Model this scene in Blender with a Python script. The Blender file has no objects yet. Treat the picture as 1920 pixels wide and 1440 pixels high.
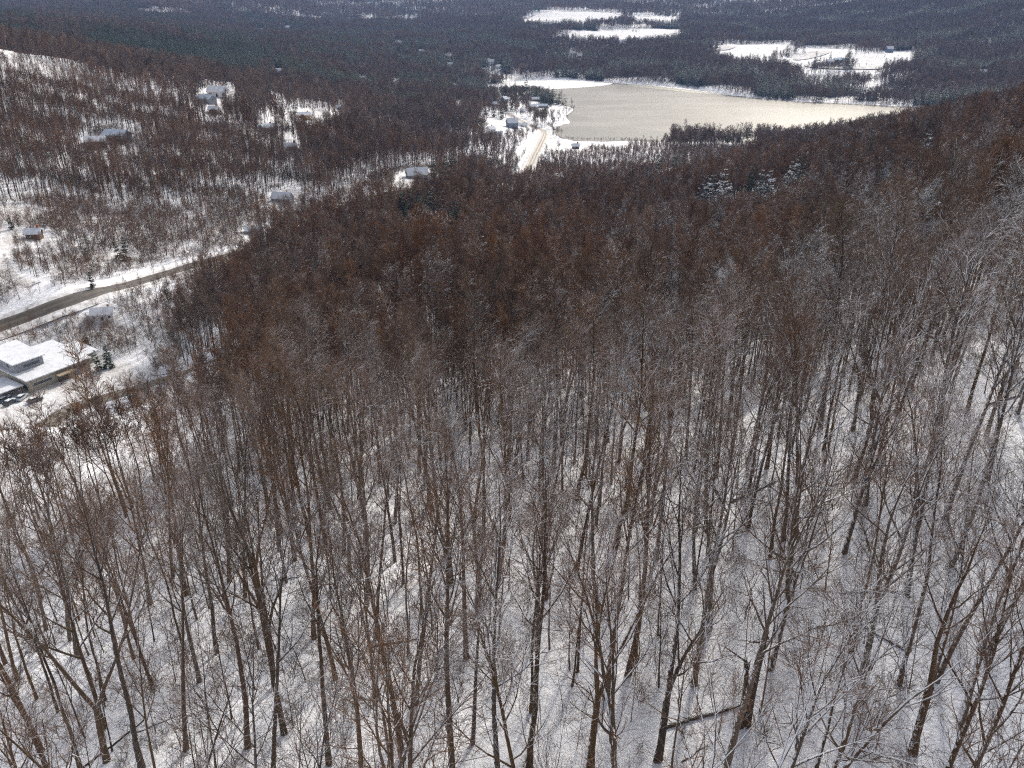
import bpy, math, random
import numpy as np
from mathutils import Vector, Matrix

# ------------------------------------------------------------------ camera, sky, sun, exposure
SC = bpy.context.scene
COL = SC.collection
R = math.radians
PITCH = 25.0
HFOV = 65.0
EYE = np.array([0.0, 0.0, 145.0])
cd = bpy.data.cameras.new("camera")
cam = bpy.data.objects.new("camera", cd)
COL.objects.link(cam)
cd.sensor_width = 36.0
cd.lens = 18.0 / math.tan(R(HFOV / 2))
cd.clip_start = 0.5
cd.clip_end = 20000.0
cam.location = EYE.tolist()
cam.rotation_euler = (R(90 - PITCH), 0, 0)
SC.camera = cam

SUN_AZ = 21.0      # degrees to the right of straight ahead
SUN_EL = 33.0
world = bpy.data.worlds.new("World")
SC.world = world
world.use_nodes = True
wn = world.node_tree
wn.nodes.clear()
sky = wn.nodes.new("ShaderNodeTexSky")
sky.sky_type = 'NISHITA'
sky.sun_disc = False
sky.sun_elevation = R(SUN_EL)
sky.sun_rotation = R(SUN_AZ)
sky.altitude = 400
sky.air_density = 0.8
sky.dust_density = 4.0
sky.ozone_density = 0.5
bgn = wn.nodes.new("ShaderNodeBackground")
bgn.inputs["Strength"].default_value = 0.15
wo = wn.nodes.new("ShaderNodeOutputWorld")
thin_cloud = wn.nodes.new("ShaderNodeHueSaturation")     # a veil of high cloud takes the blue out of the sky
thin_cloud.inputs["Saturation"].default_value = 0.35
wn.links.new(sky.outputs[0], thin_cloud.inputs["Color"])
wn.links.new(thin_cloud.outputs[0], bgn.inputs[0])
wn.links.new(bgn.outputs[0], wo.inputs[0])

sl = bpy.data.lights.new("sun", 'SUN')
sl.energy = 2.3
sl.angle = R(3)
sl.color = (1.0, 0.93, 0.82)
sun = bpy.data.objects.new("sun", sl)
COL.objects.link(sun)
sd = Vector((math.sin(R(SUN_AZ)) * math.cos(R(SUN_EL)), math.cos(R(SUN_AZ)) * math.cos(R(SUN_EL)), math.sin(R(SUN_EL))))
sun.rotation_euler = sd.to_track_quat('Z', 'Y').to_euler()
sun.location = (300, 800, 600)

SC.view_settings.view_transform = 'Standard'
SC.view_settings.look = 'None'
SC.view_settings.gamma = 1.0
SC.view_settings.use_curve_mapping = False
SC.view_settings.exposure = 0.75
cy = SC.cycles
cy.max_bounces = 5
cy.diffuse_bounces = 4
cy.glossy_bounces = 2
cy.transmission_bounces = 2
cy.volume_bounces = 0
cy.use_denoising = False
cy.sample_clamp_indirect = 3.0
cy.sample_clamp_direct = 4.0
cy.filter_width = 1.2
cy.caustics_reflective = False
cy.caustics_refractive = False

random.seed(7)
RNG = np.random.default_rng(11)

# ------------------------------------------------------------------ measuring the photograph (1920 x 1440 pixels)
FPX = 18.0 / math.tan(R(HFOV / 2)) / 36 * 1920
CT, ST = math.cos(R(PITCH)), math.sin(R(PITCH))


def ray(u, v):
    x = (u - 960) / FPX
    y = (720 - v) / FPX
    return np.array([x, CT + y * ST, -ST + y * CT])


def at_r(u, v, r, dz=0.0):
    d = ray(u, v)
    p = EYE + d * r / math.hypot(d[0], d[1])
    p[2] -= dz
    return p


def at_z(u, v, z):
    d = ray(u, v)
    return EYE + d * (z - EYE[2]) / d[2]


def project(p):
    q = np.asarray(p, float) - EYE
    x = q[..., 0]
    dep = q[..., 1] * CT - q[..., 2] * ST
    up = q[..., 1] * ST + q[..., 2] * CT
    dep = np.where(dep < 1e-3, 1e-3, dep)
    return 960 + FPX * x / dep, 720 - FPX * up / dep


# ------------------------------------------------------------------ terrain: a smooth surface through measured heights
TH = 19.0
ctrl = []
for (u, v, r) in [(1900, 700, 98), (0, 810, 205), (80, 762, 262), (300, 712, 240), (160, 690, 290), (100, 560, 330), (300, 518, 365), (520, 458, 420),
                  (0, 480, 390), (200, 400, 470), (400, 390, 480), (200, 270, 620), (200, 150, 840), (0, 90, 900), (150, 145, 850), (410, 190, 800), (500, 230, 740), (580, 235, 760),
                  (785, 325, 640), (870, 250, 930), (920, 240, 985), (900, 330, 720), (1000, 330, 690), (1060, 330, 700), (650, 300, 650), (30, 270, 600),
                  (850, 130, 2000), (650, 130, 1700), (700, 60, 3000), (450, 70, 2600), (1100, 45, 3200), (1260, 60, 2900), (1030, 45, 3300),
                  (1450, 100, 2300), (1600, 110, 2200), (1600, 165, 1800), (1830, 150, 1800)]:
    ctrl.append(at_r(u, v, r))
for (u, v, r) in [(960, 600, 132), (960, 450, 270), (960, 350, 450), (800, 400, 350), (700, 500, 215), (1920, 300, 330), (1920, 185, 620), (1750, 205, 780), (1480, 262, 850),
                  (1300, 300, 650), (1600, 300, 450), (1300, 400, 380), (0, 60, 980), (200, 85, 960), (400, 125, 950), (550, 160, 960), (700, 185, 980), (800, 200, 1000),
                  (300, 100, 1400), (300, 60, 1700), (0, 30, 2000), (300, 10, 3500), (0, 2, 3600), (700, 0, 4500), (1100, -5, 4500), (1400, 0, 4200),
                  (1700, 45, 2900), (1900, -10, 3000), (1880, 90, 2200), (600, 30, 3600), (600, -60, 6000), (1200, -70, 6500), (1800, -110, 5500), (0, -50, 6000)]:
    ctrl.append(at_r(u, v, r, TH))
for (u, v, z) in [(960, 1440, 95), (960, 1000, 90), (20, 1400, 84), (1900, 1400, 101), (0, 1000, 69), (450, 900, 77), (930, 152, 1), (1130, 152, 1), (1390, 179, 1), (1750, 201, 1), (1050, 265, 1),
                  (1200, 268, 1), (1300, 270, 1), (1020, 245, 3), (980, 225, 5), (1040, 205, 2), (960, 190, 6), (1500, 190, 1)]:
    ctrl.append(at_z(u, v, z))
ctrl += [np.array(p, float) for p in [(0, 0.5, 99), (-25, 3, 93), (25, 3, 105), (0, -90, 99), (-90, -60, 84), (90, -60, 112), (-90, 10, 76), (90, 10, 108), (-300, -50, 62), (300, -50, 140),
                                      (420, 260, 125), (-420, 160, 52), (-700, 400, 90), (700, 500, 130), (-1600, 500, 150), (1700, 900, 160)]]
ctrl = np.array(ctrl)


def uvcoord(x, y):
    r = np.hypot(x, y) + 14.0
    az = np.arctan2(x, y)
    az = 2.2 * np.tanh(az / 2.2)
    return np.stack([az * 2.6, np.log(r) * 1.25], -1)


_cu = uvcoord(ctrl[:, 0], ctrl[:, 1])


def _tps(a, b):
    d2 = ((a[:, None, :] - b[None, :, :]) ** 2).sum(-1)
    return 0.5 * d2 * np.log(d2 + 1e-9)


_n = len(ctrl)
_K = _tps(_cu, _cu) + np.eye(_n) * 0.0025
_P = np.c_[np.ones(_n), _cu]
_A = np.zeros((_n + 3, _n + 3))
_A[:_n, :_n] = _K
_A[:_n, _n:] = _P
_A[_n:, :_n] = _P.T
_W = np.linalg.solve(_A, np.r_[ctrl[:, 2], 0, 0, 0])


def inside(poly, x, y):
    poly = np.asarray(poly)
    c = np.zeros(np.shape(x), bool)
    px, py = poly[:, 0], poly[:, 1]
    j = len(poly) - 1
    for i in range(len(poly)):
        cond = ((py[i] > y) != (py[j] > y))
        xx = (px[j] - px[i]) * (y - py[i]) / (py[j] - py[i] + 1e-12) + px[i]
        c ^= cond & (x < xx)
        j = i
    return c


def dist_line(line, x, y, closed=False):
    line = np.asarray(line)
    best = np.full(np.shape(x), 1e9)
    n = len(line)
    for i in range(n if closed else n - 1):
        a, b = line[i], line[(i + 1) % n]
        ab = b - a
        t = np.clip(((x - a[0]) * ab[0] + (y - a[1]) * ab[1]) / (ab @ ab + 1e-12), 0, 1)
        best = np.minimum(best, np.hypot(x - a[0] - t * ab[0], y - a[1] - t * ab[1]))
    return best


LAKE_PX = [(925, 153), (985, 149.5), (1060, 147.5), (1130, 153), (1200, 157), (1300, 164), (1395, 181), (1450, 187), (1600, 195), (1745, 202), (1850, 206),
           (1880, 235), (1700, 262), (1560, 272), (1450, 272), (1350, 268), (1240, 265), (1160, 263), (1100, 265), (1068, 262), (1050, 257), (1040, 248), (1044, 237), (1058, 232.5), (1073, 230.5),
           (1066, 224), (1062, 217), (1072, 211), (1081, 204), (1060, 197), (1033, 191), (1018, 181), (1000, 172), (965, 163)]
LAKE = np.array([at_z(u, v, 0)[:2] for u, v in LAKE_PX])


def smooth(line, closed, it=2):
    p = np.asarray(line, float)
    for _ in range(it):
        q = np.roll(p, -1, 0)
        if closed:
            p = np.stack([.75 * p + .25 * q, .25 * p + .75 * q], 1).reshape(-1, p.shape[1])
        else:
            a, b = p[:-1], p[1:]
            m = np.stack([.75 * a + .25 * b, .25 * a + .75 * b], 1).reshape(-1, p.shape[1])
            p = np.vstack([p[:1], m, p[-1:]])
    return p


LAKE = smooth(LAKE, True, 2)
PADS = []      # level building plots: (x, y, z, inner radius, outer radius)


def height(x, y):
    x = np.atleast_1d(np.asarray(x, float))
    y = np.atleast_1d(np.asarray(y, float))
    out = np.empty(x.shape)
    fx, fy, fo = x.ravel(), y.ravel(), out.ravel()
    for s in range(0, fx.size, 20000):
        q = uvcoord(fx[s:s + 20000], fy[s:s + 20000])
        fo[s:s + 20000] = _tps(q, _cu) @ _W[:_n] + _W[_n] + q @ _W[_n + 1:]
    out = fo.reshape(x.shape)
    r = np.hypot(x, y)
    # rolls and hollows of the ground, longer and higher far away
    out = out + 0.35 * np.sin(x * .11 + 1.3 * np.sin(y * .05)) * np.sin(y * .09 + .7) + 0.16 * np.sin(x * .37 + y * .21) * np.sin(y * .33 - x * .12)
    k = np.clip((r - 250) / 900, 0, 1)
    out = out + k * (2.2 * np.sin(x / 47 + 1.1 * np.sin(y / 90)) * np.sin(y / 61 + .4))
    k2 = np.clip((r - 1900) / 1600, 0, 1)
    out = out + k2 * (9 * np.sin(x / 210 + 1.4 * np.sin(y / 300)) * np.sin(y / 190 + .9 * np.sin(x / 260)) + 4 * np.sin(x / 83) * np.sin(y / 77 + x / 300))
    near = (r > 850) & (r < 2300)
    if near.any():
        xs, ys = x[near], y[near]
        d = dist_line(LAKE, xs, ys, True)
        s_ = np.where(inside(LAKE, xs, ys), -d, d)
        o = np.maximum(out[near], 0.5 + np.clip(s_, 0, 60) * 0.02)
        t = np.clip((s_ + 3) / 9, 0, 1)
        t = t * t * (3 - 2 * t)
        out[near] = -1.2 + (o + 1.2) * t
    for (px, py, pz, a, b) in PADS:
        d = np.hypot(x - px, y - py)
        t = np.clip((b - d) / (b - a), 0, 1)
        t = t * t * (3 - 2 * t)
        out = out + (pz - out) * t
    return out


def h1(x, y):
    return float(height([x], [y])[0])


def on_ground(u, v):
    """World point where the line of sight through photo pixel (u, v) meets the terrain."""
    d = ray(u, v)
    d = d / math.hypot(d[0], d[1])
    ts = np.geomspace(25, 6500, 1400)
    pts = EYE + ts[:, None] * d
    dif = pts[:, 2] - height(pts[:, 0], pts[:, 1])
    k = np.argmax(dif < 0)
    if dif[k] >= 0:
        return pts[-1]
    a, b = ts[max(k - 1, 0)], ts[k]
    for _ in range(18):
        m = (a + b) / 2
        p = EYE + m * d
        if p[2] - h1(p[0], p[1]) < 0:
            b = m
        else:
            a = m
    p = EYE + b * d
    p[2] = h1(p[0], p[1])
    return p


def under_top(u, v, h):
    """Foot of a plant of height h whose tip is seen at photo pixel (u, v)."""
    d = ray(u, v)
    d = d / math.hypot(d[0], d[1])
    ts = np.geomspace(25, 6500, 3000)
    pts = EYE + ts[:, None] * d
    g = height(pts[:, 0], pts[:, 1])
    k = int(np.argmax(pts[:, 2] - g - h < 0))
    return np.array([pts[k, 0], pts[k, 1], g[k]])


def g2(pts):
    return np.array([on_ground(u, v)[:2] for u, v in pts])


# ------------------------------------------------------------------ materials
def new_mat(name, rough=0.8, spec=0.3):
    m = bpy.data.materials.new(name)
    m.use_nodes = True
    nt = m.node_tree
    b = nt.nodes["Principled BSDF"]
    b.inputs["Roughness"].default_value = rough
    b.inputs["Specular IOR Level"].default_value = spec
    return m, nt, b


def nd(nt, kind, **kw):
    n = nt.nodes.new(kind)
    for k, v in kw.items():
        setattr(n, k, v)
    return n


def noise(nt, scale, detail=4, coord=None, rough=0.55):
    n = nd(nt, "ShaderNodeTexNoise")
    n.inputs["Scale"].default_value = scale
    n.inputs["Detail"].default_value = detail
    n.inputs["Roughness"].default_value = rough
    if coord is not None:
        nt.links.new(coord, n.inputs["Vector"])
    return n.outputs["Fac"]


def ramp(nt, fac, stops):
    n = nd(nt, "ShaderNodeValToRGB")
    e = n.color_ramp.elements
    while len(e) < len(stops):
        e.new(0.5)
    for k, (p, c) in enumerate(stops):
        e[k].position = p
        e[k].color = (*c, 1) if len(c) == 3 else c
    nt.links.new(fac, n.inputs[0])
    return n.outputs[0]


def mth(nt, op, a, b=None, c=None, clamp=False):
    n = nd(nt, "ShaderNodeMath", operation=op, use_clamp=clamp)
    for k, v in enumerate((a, b, c)):
        if v is None:
            continue
        if isinstance(v, (int, float)):
            n.inputs[k].default_value = v
        else:
            nt.links.new(v, n.inputs[k])
    return n.outputs[0]


def mix(nt, fac, a, b):
    n = nd(nt, "ShaderNodeMix", data_type='RGBA')
    for sock, v in ((n.inputs[0], fac), (n.inputs[6], a), (n.inputs[7], b)):
        if isinstance(v, (int, float)):
            sock.default_value = v
        elif isinstance(v, tuple):
            sock.default_value = (*v, 1)
        else:
            nt.links.new(v, sock)
    return n.outputs[2]


SNOW = (0.84, 0.85, 0.88)


def snow_on(nt, amount, direction, patch_scale, coord):
    """0..1: where settled snow lies - faces turned up and to the weather side, broken into patches."""
    g = nd(nt, "ShaderNodeNewGeometry")
    dp = nd(nt, "ShaderNodeVectorMath", operation='DOT_PRODUCT')
    nt.links.new(g.outputs["Normal"], dp.inputs[0])
    v = Vector(direction).normalized()
    dp.inputs[1].default_value = v
    nz = noise(nt, patch_scale, 3, coord)
    s = mth(nt, 'ADD', dp.outputs["Value"], mth(nt, 'MULTIPLY', mth(nt, 'SUBTRACT', nz, 0.5), 1.5))
    if isinstance(amount, (int, float)):
        s = mth(nt, 'ADD', s, amount)
    else:
        s = mth(nt, 'ADD', s, amount)
    n = nd(nt, "ShaderNodeMapRange")
    n.inputs["From Min"].default_value = 0.70
    n.inputs["From Max"].default_value = 0.86
    nt.links.new(s, n.inputs[0])
    return n.outputs[0]


def bark_mat(name, dark, light, snow_lo, snow_hi, patch=2.0):
    m, nt, b = new_mat(name, 0.9, 0.15)
    tc = nd(nt, "ShaderNodeTexCoord")
    oi = nd(nt, "ShaderNodeObjectInfo")
    c0 = mix(nt, noise(nt, 1.6, 5, tc.outputs["Object"]), dark, light)
    # stands of different kinds: redder twigs here, greyer there
    lo_ = nd(nt, "ShaderNodeVectorMath", operation='SCALE')
    lo_.inputs["Scale"].default_value = 0.011
    nt.links.new(oi.outputs["Location"], lo_.inputs[0])
    st = nd(nt, "ShaderNodeMapRange")
    st.inputs["From Min"].default_value = 0.40
    st.inputs["From Max"].default_value = 0.62
    nt.links.new(noise(nt, 1.0, 3, lo_.outputs[0]), st.inputs[0])
    grey = tuple(0.75 * (dark[i] + light[i]) / 2 * 0.55 + 0.45 * 0.75 * sum(dark + light) / 6 for i in range(3))
    c0 = mix(nt, mth(nt, 'MULTIPLY', st.outputs[0], 0.55), c0, grey)
    rnd = oi.outputs["Random"]
    hs = nd(nt, "ShaderNodeHueSaturation")
    nt.links.new(c0, hs.inputs["Color"])
    nt.links.new(mth(nt, 'MULTIPLY_ADD', rnd, 0.75, 0.62), hs.inputs["Value"])
    r2 = mth(nt, 'FRACT', mth(nt, 'MULTIPLY', rnd, 7.31))
    nt.links.new(mth(nt, 'MULTIPLY_ADD', r2, 0.6, 0.65), hs.inputs["Saturation"])
    r3 = mth(nt, 'FRACT', mth(nt, 'MULTIPLY', rnd, 13.7))
    am = mth(nt, 'MULTIPLY_ADD', mth(nt, 'POWER', r3, 1.6), snow_hi - snow_lo, snow_lo)
    s = snow_on(nt, am, (-0.62, -0.05, 0.78), patch, tc.outputs["Object"])
    nt.links.new(mix(nt, s, hs.outputs[0], SNOW), b.inputs["Base Color"])
    return m


M = {}
M["bark"] = bark_mat("bark", (0.070, 0.044, 0.026), (0.14, 0.092, 0.056), 0.0, 0.27, 4.0)
M["twig"] = bark_mat("twig", (0.110, 0.064, 0.040), (0.185, 0.112, 0.073), -0.26, 0.20, 1.2)
M["mid_twig"] = bark_mat("wood_twig", (0.125, 0.066, 0.037), (0.205, 0.113, 0.066), -0.60, 0.06, 1.0)
M["laden"] = bark_mat("snow_laden_bark", (0.070, 0.050, 0.036), (0.13, 0.096, 0.070), 0.16, 0.44, 1.5)
M["brush"] = bark_mat("brush_twig", (0.100, 0.060, 0.036), (0.18, 0.112, 0.068), -0.4, 0.05, 1.5)
M["far_twig"] = bark_mat("distant_twig", (0.120, 0.078, 0.058), (0.19, 0.126, 0.097), -0.6, -0.05, 0.6)
M["russet"] = bark_mat("russet_leaf", (0.16, 0.075, 0.030), (0.26, 0.13, 0.055), -0.5, 0.0, 1.0)


def needle_mat(name, dark, light, lo, hi):
    m, nt, b = new_mat(name, 0.75, 0.25)
    tc = nd(nt, "ShaderNodeTexCoord")
    oi = nd(nt, "ShaderNodeObjectInfo")
    c0 = mix(nt, noise(nt, 1.1, 4, tc.outputs["Object"]), dark, light)
    hs = nd(nt, "ShaderNodeHueSaturation")
    nt.links.new(c0, hs.inputs["Color"])
    nt.links.new(mth(nt, 'MULTIPLY_ADD', oi.outputs["Random"], 0.7, 0.65), hs.inputs["Value"])
    am = mth(nt, 'MULTIPLY_ADD', mth(nt, 'FRACT', mth(nt, 'MULTIPLY', oi.outputs["Random"], 9.7)), hi - lo, lo)
    s = snow_on(nt, am, (-0.35, -0.1, 0.9), 1.1, tc.outputs["Object"])
    nt.links.new(mix(nt, s, hs.outputs[0], SNOW), b.inputs["Base Color"])
    return m


M["needle"] = needle_mat("needles", (0.016, 0.030, 0.019), (0.040, 0.064, 0.034), -0.75, -0.38)
M["frosted"] = needle_mat("snowy_needles", (0.022, 0.036, 0.027), (0.045, 0.066, 0.046), -0.22, 0.02)


def ground_mat():
    m, nt, b = new_mat("snowy_ground", 0.85, 0.2)
    g = nd(nt, "ShaderNodeNewGeometry")
    P = g.outputs["Position"]
    big = noise(nt, 0.05, 5, P)
    mid = noise(nt, 0.9, 6, P, 0.65)
    fine = noise(nt, 5.0, 4, P, 0.7)
    base = mix(nt, big, (0.82, 0.82, 0.84), (0.90, 0.90, 0.92))
    at = nd(nt, "ShaderNodeAttribute", attribute_name="open")
    grass = nd(nt, "ShaderNodeMapRange")
    grass.inputs["From Min"].default_value = 0.30
    grass.inputs["From Max"].default_value = 0.70
    grass.inputs["To Max"].default_value = 0.95
    nt.links.new(noise(nt, 0.11, 7, P, 0.7), grass.inputs[0])
    base = mix(nt, mth(nt, 'MULTIPLY', grass.outputs[0], at.outputs["Fac"]), base, (0.38, 0.355, 0.32))  # open ground tinted darker to even its sunlit brightness against the shaded wood
    # leaf litter, stalks and stones showing through the thin snow
    lit = mth(nt, 'MULTIPLY_ADD', fine, 0.5, mth(nt, 'MULTIPLY_ADD', mid, 0.4, mth(nt, 'MULTIPLY', big, 0.22)))
    mr = nd(nt, "ShaderNodeMapRange")
    mr.inputs["From Min"].default_value = 0.585
    mr.inputs["From Max"].default_value = 0.74
    mr.inputs["To Max"].default_value = 0.8
    nt.links.new(lit, mr.inputs[0])
    nt.links.new(mix(nt, mr.outputs[0], base, (0.17, 0.13, 0.10)), b.inputs["Base Color"])
    bp = nd(nt, "ShaderNodeBump")
    bp.inputs["Strength"].default_value = 0.9
    bp.inputs["Distance"].default_value = 0.4
    nt.links.new(mth(nt, 'ADD', mid, mth(nt, 'MULTIPLY', fine, 0.25)), bp.inputs["Height"])
    nt.links.new(bp.outputs[0], b.inputs["Normal"])
    return m


def simple(name, c1, c2, scale=1.0, rough=0.8, spec=0.3, bump=0.0, detail=5, lo=.35, hi=.65):
    m, nt, b = new_mat(name, rough, spec)
    g = nd(nt, "ShaderNodeNewGeometry")
    f = noise(nt, scale, detail, g.outputs["Position"], 0.6)
    nt.links.new(ramp(nt, f, [(lo, c1), (hi, c2)]), b.inputs["Base Color"])
    if bump:
        bp = nd(nt, "ShaderNodeBump")
        bp.inputs["Strength"].default_value = bump
        bp.inputs["Distance"].default_value = 0.1
        nt.links.new(f, bp.inputs["Height"])
        nt.links.new(bp.outputs[0], b.inputs["Normal"])
    return m


def lake_mat(name, c1, c2, sheen, rough=0.28):
    """Snow-dusted ice: dull body colour under a weak wet sheen."""
    m, nt, b = new_mat(name, 0.9, 0.0)
    g = nd(nt, "ShaderNodeNewGeometry")
    mp = nd(nt, "ShaderNodeMapping")
    mp.inputs["Scale"].default_value = (0.006, 0.012, 1)
    nt.links.new(g.outputs["Position"], mp.inputs[0])
    f = noise(nt, 1.0, 6, mp.outputs[0], 0.6)
    nt.links.new(ramp(nt, f, [(0.33, c1), (0.52, tuple((a_ + b_) / 2 for a_, b_ in zip(c1, c2))), (0.68, c2)]), b.inputs["Base Color"])
    bp = nd(nt, "ShaderNodeBump")
    bp.inputs["Strength"].default_value = 0.35
    bp.inputs["Distance"].default_value = 0.5
    nt.links.new(noise(nt, 0.16, 5, g.outputs["Position"], 0.65), bp.inputs["Height"])
    gl = nd(nt, "ShaderNodeBsdfGlossy")
    gl.inputs["Color"].default_value = (0.95, 0.92, 0.86, 1)
    gl.inputs["Roughness"].default_value = rough
    nt.links.new(bp.outputs[0], gl.inputs["Normal"])
    mx = nd(nt, "ShaderNodeMixShader")
    mx.inputs[0].default_value = sheen
    nt.links.new(b.outputs[0], mx.inputs[1])
    nt.links.new(gl.outputs[0], mx.inputs[2])
    nt.links.new(mx.outputs[0], nt.nodes["Material Output"].inputs["Surface"])
    return m


M["ground"] = ground_mat()
M["ice"] = lake_mat("lake_ice", (0.105, 0.099, 0.087), (0.205, 0.194, 0.175), 0.10)
M["thin_ice"] = lake_mat("thin_ice", (0.100, 0.100, 0.090), (0.145, 0.143, 0.127), 0.10)
M["dark_water"] = lake_mat("open_water", (0.10, 0.10, 0.08), (0.15, 0.145, 0.12), 0.2)
M["lake_snow"] = simple("snow_on_ice", (0.60, 0.59, 0.57), (0.70, 0.69, 0.67), 0.03, 0.8)
M["field_snow"] = simple("field_snow", (0.72, 0.72, 0.74), (0.84, 0.84, 0.85), 0.05, 0.85)
M["stubble"] = simple("stubble", (0.24, 0.20, 0.17), (0.72, 0.71, 0.71), 0.12, 0.9, detail=8)
M["asphalt"] = simple("wet_road", (0.075, 0.062, 0.050), (0.125, 0.105, 0.085), 0.35, 0.7)
M["verge"] = simple("road_verge", (0.16, 0.12, 0.085), (0.78, 0.77, 0.78), 0.33, 0.9, detail=8, lo=.30, hi=.52)
M["bank"] = simple("ploughed_snow_bank", (0.40, 0.38, 0.36), (0.74, 0.73, 0.73), 0.5, 0.85)
M["sand_road"] = simple("sanded_road", (0.36, 0.32, 0.27), (0.60, 0.56, 0.50), 0.25, 0.85)
M["rut"] = simple("wheel_rut", (0.20, 0.17, 0.13), (0.36, 0.31, 0.25), 0.3, 0.85)
M["gravel"] = simple("wet_gravel", (0.13, 0.11, 0.085), (0.26, 0.235, 0.20), 0.4, 0.8, detail=8)
M["rut_dark"] = simple("wet_wheel_track", (0.05, 0.043, 0.036), (0.09, 0.076, 0.062), 0.4, 0.5)
M["roof_snow"] = simple("roof_snow", (0.54, 0.55, 0.58), (0.68, 0.69, 0.72), 0.5, 0.85, bump=0.2)
M["metal_roof"] = simple("metal_roof", (0.40, 0.48, 0.56), (0.56, 0.63, 0.70), 1.5, 0.45)
M["tan_wall"] = simple("tan_wall", (0.27, 0.25, 0.21), (0.33, 0.305, 0.255), 2.0, 0.8)
M["grey_wall"] = simple("grey_wall", (0.20, 0.21, 0.23), (0.26, 0.27, 0.29), 2.0, 0.8)
M["white_wall"] = simple("white_wall", (0.66, 0.66, 0.66), (0.74, 0.74, 0.74), 2.0, 0.8)
M["blue_wall"] = simple("blue_wall", (0.12, 0.17, 0.24), (0.17, 0.22, 0.30), 2.0, 0.8)
M["brown_wall"] = simple("brown_wall", (0.12, 0.075, 0.05), (0.18, 0.115, 0.08), 2.0, 0.85)
M["ochre_wall"] = simple("ochre_wall", (0.36, 0.24, 0.10), (0.44, 0.30, 0.14), 2.0, 0.85)
M["canopy"] = simple("canopy_board", (0.26, 0.20, 0.14), (0.33, 0.26, 0.19), 2.0, 0.8)
M["dark_wood"] = simple("dark_wood", (0.045, 0.035, 0.028), (0.085, 0.065, 0.05), 3.0, 0.8)
M["trim"] = simple("pale_trim", (0.50, 0.49, 0.46), (0.6, 0.59, 0.56), 3.0, 0.7)
M["brick"] = simple("chimney_brick", (0.20, 0.09, 0.06), (0.28, 0.14, 0.10), 4.0, 0.9)
M["glass"] = simple("window_glass", (0.02, 0.025, 0.03), (0.04, 0.05, 0.06), 0.8, 0.15, 0.6)
M["paint_dark"] = simple("dark_car_paint", (0.03, 0.035, 0.04), (0.045, 0.05, 0.055), 1.0, 0.35, 0.5)
M["paint_silver"] = simple("silver_car_paint", (0.32, 0.35, 0.38), (0.40, 0.43, 0.46), 1.0, 0.35, 0.5)
M["paint_blue"] = simple("blue_car_paint", (0.06, 0.09, 0.12), (0.09, 0.12, 0.16), 1.0, 0.35, 0.5)
M["rubber"] = simple("rubber", (0.02, 0.02, 0.02), (0.03, 0.03, 0.03), 3.0, 0.9)
M["log"] = bark_mat("log_bark", (0.06, 0.045, 0.033), (0.13, 0.095, 0.07), -0.10, 0.10, 1.5)

# ------------------------------------------------------------------ object helpers


def link_mesh(name, verts, faces, mat, parent=None, smooth_=False, mats=None, midx=None):
    me = bpy.data.meshes.new(name)
    me.from_pydata([tuple(v) for v in verts], [], faces)
    if mats:
        for k in mats:
            me.materials.append(k)
        me.polygons.foreach_set("material_index", midx)
    elif mat:
        me.materials.append(mat)
    if smooth_:
        me.polygons.foreach_set("use_smooth", [True] * len(me.polygons))
    me.update()
    o = bpy.data.objects.new(name, me)
    COL.objects.link(o)
    if parent is not None:
        o.parent = parent
    return o


def tag(o, label=None, cat=None, group=None, kind=None):
    for k, v in (("label", label), ("category", cat), ("group", group), ("kind", kind)):
        if v:
            o[k] = v
    return o


def empty(name, loc=(0, 0, 0), rz=0.0):
    o = bpy.data.objects.new(name, None)
    o.empty_display_size = 0.5
    COL.objects.link(o)
    o.location = loc
    o.rotation_euler = (0, 0, rz)
    return o


def copy_tree(o, parent=None):
    c = o.copy()
    COL.objects.link(c)
    if parent is not None:
        c.parent = parent
    for ch in list(o.children):
        copy_tree(ch, c)
    return c


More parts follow.
